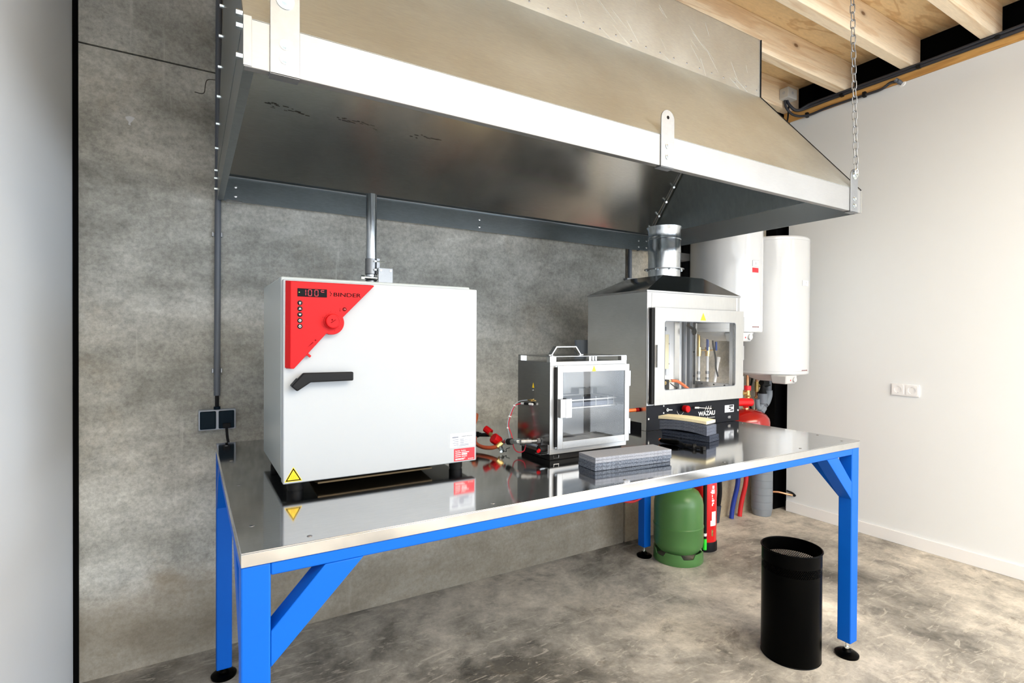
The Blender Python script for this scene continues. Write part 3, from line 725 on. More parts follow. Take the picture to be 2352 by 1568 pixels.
for pts in ([(0.3345, 1.5065), (0.3375, 1.5055), (0.3360, 1.5020)], [(0.3375, 1.5030), (0.3415, 1.4995), (0.3375, 1.4985)], [(0.3345, 1.4935), (0.3375, 1.4975), (0.3385, 1.4945)]):
    b.prism([(x, PF-0.0006, z) for x, z in pts], (0, 0.0006, 0))
b.build('logo_mark', 'ink', door, smooth=False)
zb = [1.4715, 1.4555, 1.4395, 1.4230, 1.4070]
for k, z in enumerate(zb):
    f = B().lathe([(0.0068, 0), (0.0065, 0.0012), (0.0055, 0.0018)], (0.2555, PF, z), 24, (0, -1, 0)).build('push_button', 'black_plastic', door)
    b = B(); x = 0.2555; y = PF-0.0022
    if k == 0: b.prism([(x-0.003, y, z+0.002), (x+0.003, y, z+0.002), (x, y, z-0.001)], (0, .0003, 0)); b.box(x-0.002, x+0.002, y, y+.0003, z-0.0035, z-0.002)
    elif k == 1: b.prism([(x-0.0035, y, z-0.002), (x+0.0035, y, z-0.002), (x, y, z+0.003)], (0, .0003, 0))
    elif k == 2: b.prism([(x-0.0035, y, z+0.002), (x+0.0035, y, z+0.002), (x, y, z-0.003)], (0, .0003, 0))
    else:
        rs = []
        for q in range(20):
            a = 2*PI*q/20
            rs.append([(x+math.cos(a)*r_, y+dy_, z+math.sin(a)*r_) for r_, dy_ in ((0.0034, 0), (0.0025, 0), (0.0025, .0003), (0.0034, .0003))])
        b.rings(rs, close=True)
        if k == 3: b.box(x-0.0004, x+0.0004, y, y+.0003, z, z+0.0025); b.box(x, x+0.002, y, y+.0003, z-0.0004, z+0.0004)
        else: b.box(x-0.0005, x+0.0005, y, y+.0003, z, z+0.0045)
    b.build('button_icon', 'white', f, smooth=False) if False else b.build('button_icon', 'white', door, smooth=False)
kn = B().lathe([(0.0225, 0), (0.0225, 0.003), (0.020, 0.004), (0.020, 0.016), (0.0185, 0.018), (0.0165, 0.0184), (0.0165, 0.0174), (0.0001, 0.0174)], (cx_, PF, 1.4225), 48, (0, -1, 0)).build('dial', 'red', door)
b = B().rbox((cx_, PF-0.0180, 1.4225), (0.015, 0.0014, 0.0022), (0, -0.6, 0)); b.sphere((cx_-0.003, PF-0.0175, 1.4265), 0.0022); b.build('dial_slot', 'red_dark', door)
b = B()
for q in range(11):
    a = math.radians(-80+q*22) if q < 11 else 0
    a = math.radians(215-q*29)
    b.rbox((cx_+0.0275*math.cos(a), PF-0.0002, 1.4225+0.0275*math.sin(a)), (0.003, 0.0005, 0.0006), (0, -a, 0))
b.build('scale_marks', 'red_dark', door, smooth=False)
B().lathe([(0.0048, 0), (0.0044, 0.0012), (0.0038, 0.0022), (0.002, 0.0034), (0.0001, 0.0037)], (0.3755, PF, 1.4575), 20, (0, -1, 0)).build('indicator_lamp', 'led_dark', door)
b = B(); b.cyl((0.3755, PF, 1.4575), (0.3755, PF-0.0008, 1.4575), 0.0055, 20); b.build('lamp_bezel', 'ink', door)
b = B(); b.box(0.3625, 0.3633, PF-0.0004, PF, 1.4525, 1.461); b.box(0.3633, 0.365, PF-0.0004, PF, 1.4578, 1.4586); b.cyl((0.3629, PF, 1.4525), (0.3629, PF-0.0004, 1.4525), 0.0014, 12)
b.prism([(0.2745, PF-0.0004, 1.3485), (0.2890, PF-0.0004, 1.3650), (0.2915, PF-0.0004, 1.3620)], (0, 0.0004, 0)); b.cyl((0.2965, PF, 1.3690), (0.2965, PF-0.0004, 1.3690), 0.0026, 14)
b.build('printed_symbols', 'red_dark', door, smooth=False)
B().prism([(0.276, PF+0.006, 1.3355), (0.287, PF+0.006, 1.3255), (0.283, PF+0.006, 1.3205), (0.272, PF+0.006, 1.3305)], (0, 0.010, 0)).build('vent_slider', 'red', door, bev=0.0006)
# handle
b = B(); hp = [(0.400, 1.2785), (0.400, 1.2535), (0.2835, 1.2525), (0.2480, 1.2290), (0.2325, 1.2440), (0.2640, 1.2790)]
b.prism([(x, oy0-0.030, z) for x, z in hp], (0, 0.016, 0))
hd = b.build('handle', 'black_plastic', door, bev=0.0035, segs=3)
B().rbox((0.250, oy0-0.008, 1.2475), (0.022, 0.018, 0.026), (0, 0.7, 0)).build('handle_mount', 'black_plastic', door, bev=0.002)
# warning triangle
def warn(parent, cx, zb_, w_, h_, y, waves=True):
    b = B(); b.prism([(cx-w_/2-0.0025, y-0.0004, zb_-0.0018), (cx+w_/2+0.0025, y-0.0004, zb_-0.0018), (cx, y-0.0004, zb_+h_+0.003)], (0, 0.0004, 0)); b.build('warning_sticker', 'yellow', parent, smooth=False)
    b = B(); k = 0.14 if waves else 0.05
    o_ = [(cx-w_/2, zb_), (cx+w_/2, zb_), (cx, zb_+h_)]; ce = (cx, zb_+h_/3)
    i_ = [(ce[0]+(x-ce[0])*(1-k*1.6), ce[1]+(z-ce[1])*(1-k*1.6)) for x, z in o_]
    for q in range(3):
        r_ = (q+1) % 3
        b.prism([(o_[q][0], y-0.0008, o_[q][1]), (o_[r_][0], y-0.0008, o_[r_][1]), (i_[r_][0], y-0.0008, i_[r_][1]), (i_[q][0], y-0.0008, i_[q][1])], (0, 0.0004, 0))
    b.build('warning_border', 'ink' if waves else 'yellow_dk', parent, smooth=False)
    if waves:
        b = B()
        for dx_ in (-0.0042, 0, 0.0042):
            b.tube([(cx+dx_+0.0010*math.sin(q*1.3+0.5), y-0.0006, zb_+h_*0.22+q*0.0018) for q in range(6)], 0.00045, 6, 3)
        b.box(cx-0.0075, cx+0.0075, y-0.0008, y-0.0004, zb_+h_*0.15, zb_+h_*0.15+0.0008)
        b.build('warning_symbol', 'yellow_dk', parent)
warn(door, 0.2430, 0.9790, 0.041, 0.0355, oy0)
st = B().box(0.7165, 0.8055, oy0-0.0004, oy0, 1.0210, 1.0665).build('type_label', 'stick_grey', door, smooth=False)
b = B(); rr = random.Random(3)
b.box(0.724, 0.746, oy0-0.0007, oy0-0.0004, 1.0520, 1.0560)
for k in range(4):
    z = 1.0460-k*0.0058
    b.box(0.726+0.004*(k % 2), 0.7465, oy0-0.0007, oy0-0.0004, z-0.0008, z+0.0008)
    for (xa, xb, za, zb2) in ((0.749, 0.797, z-0.0028, z-0.0024), (0.749, 0.797, z+0.0022, z+0.0026), (0.749, 0.7494, z-0.0028, z+0.0026), (0.7966, 0.797, z-0.0028, z+0.0026)): b.box(xa, xb, oy0-0.0007, oy0-0.0004, za, zb2)
    b.box(0.752, 0.764+0.006*rr.random()+(0.016 if k == 3 else 0), oy0-0.0007, oy0-0.0004, z-0.0009, z+0.0009)
b.box(0.742, 0.784, oy0-0.0007, oy0-0.0004, 1.0242, 1.0254)
b.build('printed_lines', 'stick_ink', door, smooth=False)
text('printed_heading', 'COMPLIANT INSTALLATIE', 'ink', 0.756, 0.796, 1.0555, oy0-0.0004, 0.0024, door, t=0.0004)
B().box(0.7310, 0.8055, oy0-0.0004, oy0, 0.9760, 1.0160).build('service_label', 'stick_red', door, smooth=False)
text('printed_heading', 'Service - Hotline', 'white', 0.7355, 0.7730, 1.0090, oy0-0.0004, 0.0044, door, t=0.0004, bold=0.01)
b = B()
for k, (xa, xb) in enumerate(((0.7355, 0.755), (0.7355, 0.755), (0.7355, 0.7550))):
    z = 1.0025-k*0.0062; b.box(xa, xb, oy0-0.0008, oy0-0.0004, z-0.001, z+0.001)
for z, xb in ((1.0030, 0.785), (0.9985, 0.778), (0.9955, 0.778), (0.9900, 0.777)): b.box(0.758, xb, oy0-0.0008, oy0-0.0004, z-0.001, z+0.001)
b.box(0.7355, 0.771, oy0-0.0008, oy0-0.0004, 0.9825, 0.9842); b.box(0.7355, 0.766, oy0-0.0008, oy0-0.0004, 0.9795, 0.9810)
b.build('printed_lines', 'white', door, smooth=False)
text('printed_name', 'BINDER', 'white', 0.7815, 0.8020, 0.9800, oy0-0.0004, 0.0028, door, t=0.0004, bold=0.01)
for x in (0.255, 0.760):
    for y in (1.625, 1.985): B().lathe([(0.020, 0), (0.022, 0.006), (0.022, oz0-ZT+0.006)], (x, y, ZT), 20).build('foot', 'rubber', O)
t = tag(B().rbox((0.484, 1.66, ZT+0.0115), (0.35, 0.15, 0.0045), (-0.115, 0.0, 0.012)).build('cardboard_sheet', 'card', smooth=False), 'worn brown cardboard sheet lying under the white oven', 'cardboard'); recenter(t)
b = B(); 
# vent pipe behind the oven
t = thing('vent_pipe', 'steel vent pipe rising behind the white oven into the hood', 'pipe', (0.626, 2.15, ZT))
B().lathe([(0.0212, 0), (0.0212, 0.335), (0.0195, 0.335), (0.0195, 0.0)], (0.626, 2.15, 1.62), 32, cap=False).build('pipe', 'pipe_steel', t)
B().cyl((0.626, 2.15, ZT), (0.626, 2.15, 1.70), 0.0200, 28).build('lower_pipe', 'zinc', t)
b = B(); b.lathe([(0.0245, 0), (0.0245, 0.062)], (0.626, 2.15, 1.632), 28); b.box(0.640, 0.652, 2.122, 2.130, 1.632, 1.694)
b.build('coupling', 'zinc', t)
b = B()
for z in (1.648, 1.682): b.cyl((0.628, 2.122, z), (0.672, 2.122, z), 0.0022, 8); b.box(0.630, 0.638, 2.118, 2.126, z-0.003, z+0.003)
b.each('clamp_screw', 'chrome', t, 2)
b = B()
for z in (1.606, 1.616, 1.630): b.lathe([(0.0225, 0), (0.0235, 0.0015), (0.0225, 0.003)], (0.626, 2.15, z), 28)
b.each('seal_ring', 'rubber', t, 1)
b = B(); b.cyl((0.590, 2.122, 1.614), (0.645, 2.122, 1.614), 0.006, 10); b.hexa((0.576, 2.122, 1.614), (0.590, 2.122, 1.614), 0.010); b.build('clamp', 'chrome', t)
t = thing('bracket_plate', 'small aluminium bracket plate standing behind the white oven beside the vent pipe', 'bracket', (0.672, 2.12, 1.50))
B().box(0.643, 0.703, 2.110, 2.113, 1.45, 1.656).build('plate', 'zinc', t, bev=0.001)
b = B()
for x in (0.653, 0.693): b.cyl((x, 2.110, 1.646), (x, 2.107, 1.646), 0.0042, 12)
b.each('rivet', 'chrome', t, 1)
B().box(0.643, 0.703, 2.045, 2.110, 1.45, 1.453).build('flange', 'zinc', t)

# ------------------------------------------------------------------ small steel test cabinet
bx0, bx1, by0, by1 = 1.083, 1.444, 1.538, 1.752
S = thing('test_cabinet', 'small stainless steel test cabinet with glass door and carrying handle on top', 'cabinet', ((bx0+bx1)/2, (by0+by1)/2, ZT))
zb0, zb1 = 0.966, 1.292
q = 0.0015
b = B(); b.box(bx0, bx0+q, by0, by1, zb0, zb1); b.box(bx1-q, bx1, by0, by1, zb0, zb1); b.each('side_panel', 'steel_dark', S, 1, bev=0.0005)
B().box(bx0+q, bx1-q, by1-q, by1, zb0, zb1).build('back_panel', 'steel', S)
b = B(); b.box(bx0+q, bx1-q, by0+0.002, by1-q, zb0, zb0+0.002); b.build('bottom_panel', 'steel', S)
b = B(); b.box(bx0, bx1, by0-0.0005, by0+0.001, zb0, 0.986); b.box(bx0, bx1, by0-0.0005, by0+0.001, 1.279, zb1+0.002)
b.box(bx0, bx0+0.024, by0-0.0005, by0+0.001, 0.986, 1.279); b.box(bx1-0.012, bx1, by0-0.0005, by0+0.001, 0.986, 1.279)
b.build('front_frame', 'steel_bright', S, bev=0.0006)
# raised lid on corner posts, with the open slot below it
b = B(); b.box(bx0, bx1, by0, by1, 1.311, 1.3135); b.build('lid', 'steel_dark', S, bev=0.0006)
b = B()
for x, y in ((bx0, by0), (bx1-0.026, by0), (bx0, by1-0.02), (bx1-0.026, by1-0.02)): b.box(x, x+0.026, y, y+0.02, zb1, 1.311)
for x in (1.30, 1.315): b.cyl((x, by0+0.03, zb1), (x, by0+0.03, 1.311), 0.005, 10)
b.each('lid_post', 'steel', S, 1)
B().box(bx0+0.004, bx1-0.004, by0+0.03, by1-0.004, zb1-0.002, zb1).build('roof_plate', 'steel_dark', S)
b = B(); hy = 1.64
b.prism([(1.152, hy-0.011, 1.3135), (1.157, hy-0.011, 1.3135), (1.180, hy-0.011, 1.343), (1.268, hy-0.011, 1.343), (1.291, hy-0.011, 1.3135), (1.296, hy-0.011, 1.3135), (1.271, hy-0.011, 1.347), (1.177, hy-0.011, 1.347)], (0, 0.022, 0))
b.box(1.143, 1.160, hy-0.011, hy+0.011, 1.3135, 1.316); b.box(1.288, 1.305, hy-0.011, hy+0.011, 1.3135, 1.316)
b.build('carrying_handle', 'steel', S, bev=0.0005)
# door: gasket, frame, pane
dY = by0-0.014
b = B(); b.box(1.1005, 1.4400, by0-0.010, by0-0.0005, 0.992, 0.9995); b.box(1.1005, 1.4400, by0-0.010, by0-0.0005, 1.268, 1.275)
b.box(1.1005, 1.110, by0-0.010, by0-0.0005, 0.9995, 1.268); b.box(1.431, 1.4400, by0-0.010, by0-0.0005, 0.9995, 1.268); b.build('door_gasket', 'rubber', S, bev=0.001)
dx0, dx1_, dzb, dzt = 1.107, 1.446, 0.985, 1.2805
gx0, gx1, gz0, gz1 = 1.130, 1.424, 1.010, 1.256
def framed(b, x0, x1, z0, z1, a0, a1, c0, c1, y0, y1):
    b.box(x0, a0, y0, y1, z0, z1); b.box(a1, x1, y0, y1, z0, z1); b.box(a0, a1, y0, y1, z0, c0); b.box(a0, a1, y0, y1, c1, z1)
b = B(); framed(b, dx0, dx1_, dzb, dzt, gx0, gx1, gz0, gz1, dY, by0-0.010)
sd = b.build('door', 'steel_bright', S, bev=0.0006)
B().box(gx0-0.004, gx1+0.004, dY+0.0042, dY+0.0068, gz0-0.004, gz1+0.004).build('door_pane', 'glass', sd, smooth=False) if False else B().box(gx0, gx1, dY+0.001, dY+0.003, gz0, gz1).build('door_pane', 'glass', sd, smooth=False)
b = B(); b.box(1.108, 1.132, dY-0.016, dY-0.0145, 1.098, 1.163); b.box(1.130, 1.158, dY-0.016, dY-0.0145, 1.096, 1.163); b.box(1.108, 1.1095, dY-0.016, dY, 1.098, 1.163)
b.build('door_handle', 'steel_bright', sd, bev=0.0005)
warn(sd, 1.271, 1.2585, 0.0145, 0.0165, dY, False)
b = B()
for z0 in (1.012, 1.196):
    b.box(bx1-0.001, bx1+0.006, by0-0.011, by0+0.014, z0, z0+0.058); b.cyl((bx1+0.005, dY+0.002, z0), (bx1+0.005, dY+0.002, z0+0.058), 0.004, 10)
b.each('hinge', 'steel', sd, 2)
# inside: specimen grid, foam, pan
b = B()
for z in (1.118, 1.146):
    for y in (by0+0.03, by1-0.03): b.box(bx0+0.02, bx1-0.02, y, y+0.008, z, z+0.0035)
    for x in (bx0+0.02, bx1-0.028): b.box(x, x+0.008, by0+0.03, by1-0.022, z, z+0.0035)
for x in (1.14, 1.20, 1.26, 1.32, 1.38, 1.41): b.cyl((x, by0+0.033, 1.118), (x, by0+0.033, 1.158), 0.0012, 6)
b.build('specimen_rack', 'steel_bright', S)
B().box(bx0+0.03, bx1-0.03, by0+0.04, by1-0.03, 1.1225, 1.1375).build('specimen', 'foam_mid', S)
b = B(); b.box(bx0+0.01, 1.38, by0+0.012, by1-0.02, 0.972, 0.975); framed(b, bx0+0.01, 1.345, 0.972, 0.990, bx0+0.013, 1.342, 0.974, 0.992, by0+0.011, by0+0.013)
b.build('drip_pan', 'steel_dark', S)
b = B()
b.box(bx1-0.085, bx1-0.012, by1-0.03, by1-0.028, 1.150, 1.172); b.build('inner_plate', 'steel_bright', S)
B().cyl((1.292, by1-0.008, 0.97), (1.292, by1-0.008, zb1-0.003), 0.0022, 8).build('inner_rod', 'steel_bright', S)
b = B()
for x in (1.284, 1.300): b.cyl((x, by1-0.0015, 1.205), (x, by1-0.006, 1.205), 0.0035, 10)
b.each('inner_screw', 'chrome', S, 1)
# warning on the left side
b = B(); b.prism([(bx0-0.0006, 1.652, 1.194), (bx0-0.0006, 1.638, 1.194), (bx0-0.0006, 1.645, 1.213)], (0.0006, 0, 0)); b.build('warning_sticker', 'yellow', S, smooth=False)
B().cyl((bx0-0.002, 1.648, 1.185), (bx0, 1.648, 1.185), 0.003, 10).build('side_screw', 'chrome', S)
b = B(); b.tube([(1.100, by0-0.002, 0.962), (1.100, by0-0.002, 0.952), (1.122, by0-0.002, 0.952), (1.122, by0-0.002, 0.962)], 0.0010, 6, 0); b.build('wire_loop', 'steel', S)
B().box(bx0+0.010, bx1-0.012, by0+0.012, by1-0.012, ZT+0.0002, zb0).build('plinth', 'rubber', S, bev=0.002)
# burner coupling on the left side
b = B(); b.cyl((bx0, 1.60, 1.006), (bx0-0.010, 1.602, 1.006), 0.010, 6); b.cyl((bx0-0.010, 1.602, 1.006), (bx0-0.028, 1.612, 1.005), 0.0055, 14)
b.cyl((bx0-0.028, 1.612, 1.005), (bx0-0.060, 1.630, 1.004), 0.0085, 18); b.cyl((bx0-0.036, 1.616, 1.005), (bx0-0.042, 1.620, 1.005), 0.0105, 18); b.cyl((bx0-0.050, 1.625, 1.004), (bx0-0.054, 1.627, 1.004), 0.0100, 18)
b.build('gas_coupling', 'steel_bright', S)
b = B(); b.cyl((bx0-0.001, 1.572, 0.982), (bx0-0.024, 1.572, 0.982), 0.013, 20); ig = b.build('igniter_ring', 'rubber', S)
B().cyl((bx0-0.020, 1.570, 0.981), (bx0-0.036, 1.556, 0.979), 0.0058, 16).build('igniter_button', 'red', S)
B().cyl((bx0-0.012, 1.60, 0.988), (bx0-0.030, 1.655, 0.992), 0.0055, 14).build('igniter_lead', 'grey_pvc', S)
b = B(); b.box(bx0-0.03, bx0, 1.552, 1.586, 0.966, 0.9675); b.box(bx0-0.002, bx0, 1.545, 1.59, 0.9675, 1.000); b.build('igniter_bracket', 'steel', S)
b = B(); b.cyl((bx0-0.002, 1.632, 1.148), (bx0-0.006, 1.672, 1.1465), 0.0022, 10); b.cyl((bx0-0.003, 1.648, 1.1475), (bx0-0.005, 1.656, 1.147), 0.0048, 6); b.build('thermocouple', 'brass', S)
b = B(); b.cyl((bx0-0.010, 1.632, 1.135), (bx0-0.014, 1.650, 1.1345), 0.0042, 12); b.cyl((bx0-0.016, 1.676, 1.133), (bx0-0.018, 1.697, 1.1315), 0.0042, 12); b.each('wire_ferrule', 'white', S, 1)
B().cyl((bx0-0.013, 1.650, 1.1345), (bx0-0.017, 1.676, 1.133), 0.0052, 12).build('wire_connector', 'rubber', S)

# gas valve and hoses on the table
t = thing('gas_valve_assembly', 'gas valve with red caps and orange hose between the white oven and small cabinet', 'gas valve', (0.99, 1.78, ZT))
b = B(); b.tube([(0.975, 1.905, 0.992), (0.985, 1.935, 1.015), (1.03, 2.00, 1.040), (1.08, 2.10, 1.035), (1.12, 2.25, 0.985), (1.13, 2.38, 0.952)], 0.0085, 12)
b.build('upper_hose', 'orange', t)
b = B(); b.tube([(0.972, 1.895, 0.985), (0.955, 1.86, 0.965), (0.958, 1.81, 0.958), (0.975, 1.77, 0.960), (0.992, 1.752, 0.967)], 0.0078, 12); b.build('lower_hose', 'brown_hose', t)
b = B(); b.rbox((0.972, 1.900, 0.990), (0.026, 0.030, 0.022), (0, 0, 0.5)); b.cyl((0.985, 1.893, 0.990), (1.020, 1.862, 0.991), 0.0085, 12); b.build('tee_body', 'black_plastic', t, bev=0.002)
b = B(); b.cyl((0.996, 1.886, 0.991), (1.008, 1.876, 0.991), 0.0095, 14); b.build('tee_collar', 'chrome', t)
A_, Bq = Vector((0.998, 1.835, 1.014)), Vector((1.003, 1.745, 0.958))
b = B(); b.cyl(A_, Bq, 0.0075, 12); b.build('brass_stem', 'brass', t)
b = B(); b.cyl(A_+Vector((-0.006, 0.014, 0.007)), A_+Vector((0.006, -0.012, -0.008)), 0.0140, 8); b.build('red_cap', 'red', t, bev=0.002)
b = B(); b.cyl((0.985, 1.772, 0.998), (1.012, 1.772, 0.978), 0.0205, 8); b.build('red_cap', 'red', t, bev=0.003)
b = B(); b.cyl((1.004, 1.752, 0.972), (1.000, 1.728, 0.952), 0.0085, 14); b.build('nozzle', 'chrome', t)
b = B(); b.tube([(0.992, 1.752, 0.967), (1.0, 1.748, 0.976), (1.012, 1.742, 0.982)], 0.009, 12); b.build('elbow', 'brass', t)
run = [Vector((1.008, 1.745, 0.984)), Vector((bx0-0.060, 1.630, 1.004))]; dv = run[1]-run[0]
def P_(f): return run[0]+dv*f
b = B(); b.cyl(P_(0.05), P_(0.35), 0.0062, 12); b.build('coupling_red', 'red', t)
b = B(); b.cyl(P_(0.16), P_(0.20), 0.0115, 14); b.cyl(P_(0.29), P_(0.33), 0.0115, 14); b.cyl(P_(0.74), P_(0.88), 0.0115, 6); b.each('ring_nut', 'chrome', t, 1)
b = B(); b.cyl(P_(0.35), P_(0.52), 0.0120, 16); b.build('coupling_black', 'rubber', t)
b = B(); b.cyl(P_(0.50), P_(0.76), 0.0090, 14); b.cyl(P_(0.86), P_(1.0), 0.0055, 12); b.build('coupling_steel', 'steel_bright', t)
b = B(); b.tube([(bx0-0.018, 1.697, 1.1315), (bx0-0.035, 1.715, 1.122), (bx0-0.048, 1.722, 1.090), (bx0-0.058, 1.724, 1.050), (bx0-0.055, 1.71, 1.020), (1.028, 1.70, 1.003), (1.028, 1.690, 0.970), (1.036, 1.672, 0.956), (1.050, 1.655, 0.962), (1.055, 1.650, 0.985)], 0.0019, 8)
b.build('red_wire', 'red_wire', t)
b = B(); b.tube([(bx0-0.006, 1.672, 1.1465), (bx0-0.025, 1.700, 1.140), (bx0-0.038, 1.715, 1.124), (bx0-0.052, 1.724, 1.090), (bx0-0.061, 1.726, 1.050), (1.026, 1.715, 1.000)], 0.0014, 8); b.build('grey_wire', 'pale_frame', t)
b = B()
for p in ((bx0-0.036, 1.716, 1.122), (bx0-0.052, 1.724, 1.081), (bx0-0.059, 1.724, 1.038)): b.sphere((p[0]-0.004, p[1], p[2]+0.001), 0.003); b.cyl((p[0]-0.004, p[1], p[2]), (p[0]+0.004, p[1]-0.002, p[2]), 0.0022, 8)
b.each('cable_tie', 'white', t, 2)
b = B(); b.tube([(1.004, 1.73, 0.954), (1.018, 1.728, 0.949), (1.022, 1.735, 0.957), (1.035, 1.73, 0.962)], 0.0013, 6); b.build('thin_wire', 'rubber', t)
t = thing('orange_gas_hose', 'orange gas hose between the small cabinet and the large chamber', 'hose', (1.75, 1.86, 1.0))
B().tube([(1.46, 2.10, 0.955), (1.55, 2.02, 0.972), (1.68, 1.93, 1.018), (1.76, 1.885, 1.033), (1.826, 1.865, 1.037)], 0.0085, 12).build('hose', 'orange', t)
B().cyl((1.815, 1.868, 1.0365), (1.8295, 1.863, 1.0375), 0.0100, 14).build('ferrule', 'red_dark', t)

# ------------------------------------------------------------------ large steel test chamber
kx0, kx1, ky0, ky1, kz1 = 1.832, 2.516, 1.817, 2.250, 1.598
K = thing('test_chamber', 'large stainless steel burning test chamber with glass door and chimney pipe', 'test chamber', ((kx0+kx1)/2, (ky0+ky1)/2, ZT))
t_ = 0.002
b = B(); b.prism([(kx0, ky0, ZT+0.001), (kx0, ky0+0.03, ZT+0.001), (kx0, ky0+0.03, ZT+0.035), (kx0, ky1-0.03, ZT+0.035), (kx0, ky1-0.03, ZT+0.001), (kx0, ky1, ZT+0.001), (kx0, ky1, kz1), (kx0, ky0, kz1)], (t_, 0, 0))
b.build('side_panel', 'steel', K, bev=0.0005)
# right side panel with a window opening
wy0, wy1, wz0, wz1 = 1.872, 2.098, 1.133, 1.465
b = B()
for (ya, yb, za, zb_) in ((ky0, wy0, ZT+0.001, kz1), (wy1, ky1, ZT+0.001, kz1), (wy0, wy1, ZT+0.001, wz0), (wy0, wy1, wz1, kz1)): b.box(kx1-t_, kx1, ya, yb, za, zb_)
b.build('side_panel', 'steel', K)
b = B()
for (ya, yb, za, zb_) in ((wy0-0.022, wy0, wz0-0.022, wz1+0.022), (wy1, wy1+0.018, wz0-0.022, wz1+0.022), (wy0, wy1, wz0-0.022, wz0), (wy0, wy1, wz1, wz1+0.022)): b.box(kx1-0.010, kx1-t_, ya, yb, za, zb_)
sw = b.build('side_window_frame', 'steel_dark', K, bev=0.001)
B().box(kx1-0.006, kx1-0.004, wy0-0.001, wy1+0.001, wz0-0.001, wz1+0.001).build('side_pane', 'glass', sw, smooth=False)
b = B()
for z in (1.16, 1.30, 1.44):
    b.cyl((kx1-0.010, wy1+0.011, z), (kx1-0.013, wy1+0.011, z), 0.004, 10)
for y in (1.90, 1.97, 2.05): b.cyl((kx1-0.010, y, wz0-0.011), (kx1-0.013, y, wz0-0.011), 0.004, 10)
b.each('frame_screw', 'rubber', sw, 1)
b = B(); b.box(kx0+t_, kx1-t_, ky1-t_, ky1, ZT+0.03, kz1); b.build('back_panel', 'inner_grey', K)
b = B(); b.box(kx0+t_, kx1-t_, ky0+0.002, ky1-t_, 1.068, 1.071); b.build('inner_floor', 'inner_grey', K)
IB = 2.128
b = B(); b.box(kx0+t_, kx1-t_, IB, IB+0.002, 1.071, kz1-0.01); b.build('inner_back', 'inner_grey', K)
b = B(); b.box(2.424, 2.440, IB-0.016, IB, 1.071, kz1-0.01); b.box(2.466, 2.488, IB-0.022, IB, 1.071, kz1-0.01); b.each('inner_post', 'grey_conduit', K, 1)
b = B(); b.box(2.360, 2.400, IB-0.006, IB, 1.071, kz1-0.01); b.build('inner_strip', 'steel', K)
B().box(2.222, 2.288, 2.100, 2.112, 1.208, 1.400).build('specimen', 'foam_cream', K)
b = B(); b.box(2.290, 2.316, 2.120, 2.122, 1.172, 1.400); b.build('scale_strip', 'stick_grey', K)
b = B()
for z in (1.348, 1.235): b.cyl((2.306, 2.120, z), (2.306, 2.116, z), 0.004, 10)
b.each('strip_screw', 'rubber', K, 1)
b = B(); b.box(2.115, 2.186, 2.00, 2.03, 1.090, 1.158); b.build('burner_block', 'black_plastic', K, bev=0.002)
b = B(); b.cyl((2.145, 1.998, 1.142), (2.145, 1.990, 1.142), 0.010, 14); b.build('burner_jet', 'brass', K)
b = B(); b.cyl((2.160, 2.012, 1.156), (2.140, 2.00, 1.196), 0.0045, 10); b.build('burner_tube', 'brass', K)
b = B(); b.cyl((2.186, 2.01, 1.150), (2.205, 2.00, 1.150), 0.006, 10); b.build('burner_fitting', 'brass', K)
b = B(); b.cyl((2.186, 1.995, 1.140), (2.205, 1.975, 1.118), 0.0025, 8); b.sphere((2.208, 1.972, 1.116), 0.010, 1, 0.6, 0.8); b.build('burner_knob', 'black_plastic', K)
b = B(); b.tube([(2.200, 2.00, 1.152), (2.235, 1.99, 1.148), (2.265, 1.975, 1.128), (2.29, 1.955, 1.10), (2.30, 1.95, 1.074)], 0.0080, 12); b.build('burner_hose', 'orange', K)
b = B(); b.cyl((2.452, 2.112, 1.455), (2.462, 2.075, 1.43), 0.008, 12); b.sphere((2.462, 2.072, 1.418), 0.018, 0.8, 0.8, 1.2); b.build('inner_knob', 'black_gloss', K)
b = B(); b.box(2.262, 2.276, 2.108, 2.126, 1.420, 1.442); b.build('latch', 'grey_conduit', K)
# front
b = B(); framed(b, kx0, kx1, 1.060, kz1, kx0+0.010, kx1-0.004, 1.066, 1.524, ky0-0.001, ky0+0.002)
b.build('front_frame', 'steel_bright', K, bev=0.0005)
b = B(); b.box(kx0+0.030, kx0+0.033, ky0-0.003, ky0-0.001, 1.524, kz1-0.004); b.box(kx1-0.032, kx1-0.024, ky0-0.003, ky0-0.001, 1.524, kz1-0.004); b.build('cover_edge', 'white', K)
B().box(kx0+0.033, kx1-0.032, ky0-0.0025, ky0-0.001, 1.527, kz1-0.004).build('header_panel', 'steel_warm', K)
b = B(); framed(b, 1.8445, kx1-0.012, 1.070, 1.520, 1.875, kx1-0.03, 1.085, 1.505, ky0-0.020, ky0-0.001); b.build('door_gasket', 'rubber', K, bev=0.002)
# door leaf with rounded window
kdY = ky0-0.024; X0, X1, Z0, Z1 = 1.8615, kx1, 1.0635, 1.5235; a0, a1, c0, c1 = 1.9275, 2.4500, 1.1330, 1.4600; rad = 0.012
def rrect(x0, x1, z0, z1, r, n=6):
    p = []
    for cx, cz, s in ((x1-r, z1-r, 0), (x0+r, z1-r, 90), (x0+r, z0+r, 180), (x1-r, z0+r, 270)):
        for i in range(n+1):
            a = math.radians(s+90*i/n); p.append((cx+r*math.cos(a), cz+r*math.sin(a)))
    return p
inn = rrect(a0, a1, c0, c1, rad); outr = rrect(X0, X1, Z0, Z1, 0.0005)
b = B()
b.rings([[Vector((x, kdY, z)) for x, z in outr], [Vector((x, kdY, z)) for x, z in inn], [Vector((x, ky0-0.020, z)) for x, z in inn], [Vector((x, ky0-0.020, z)) for x, z in outr]], close=True)
kd = b.build('door', 'steel_warm', K)
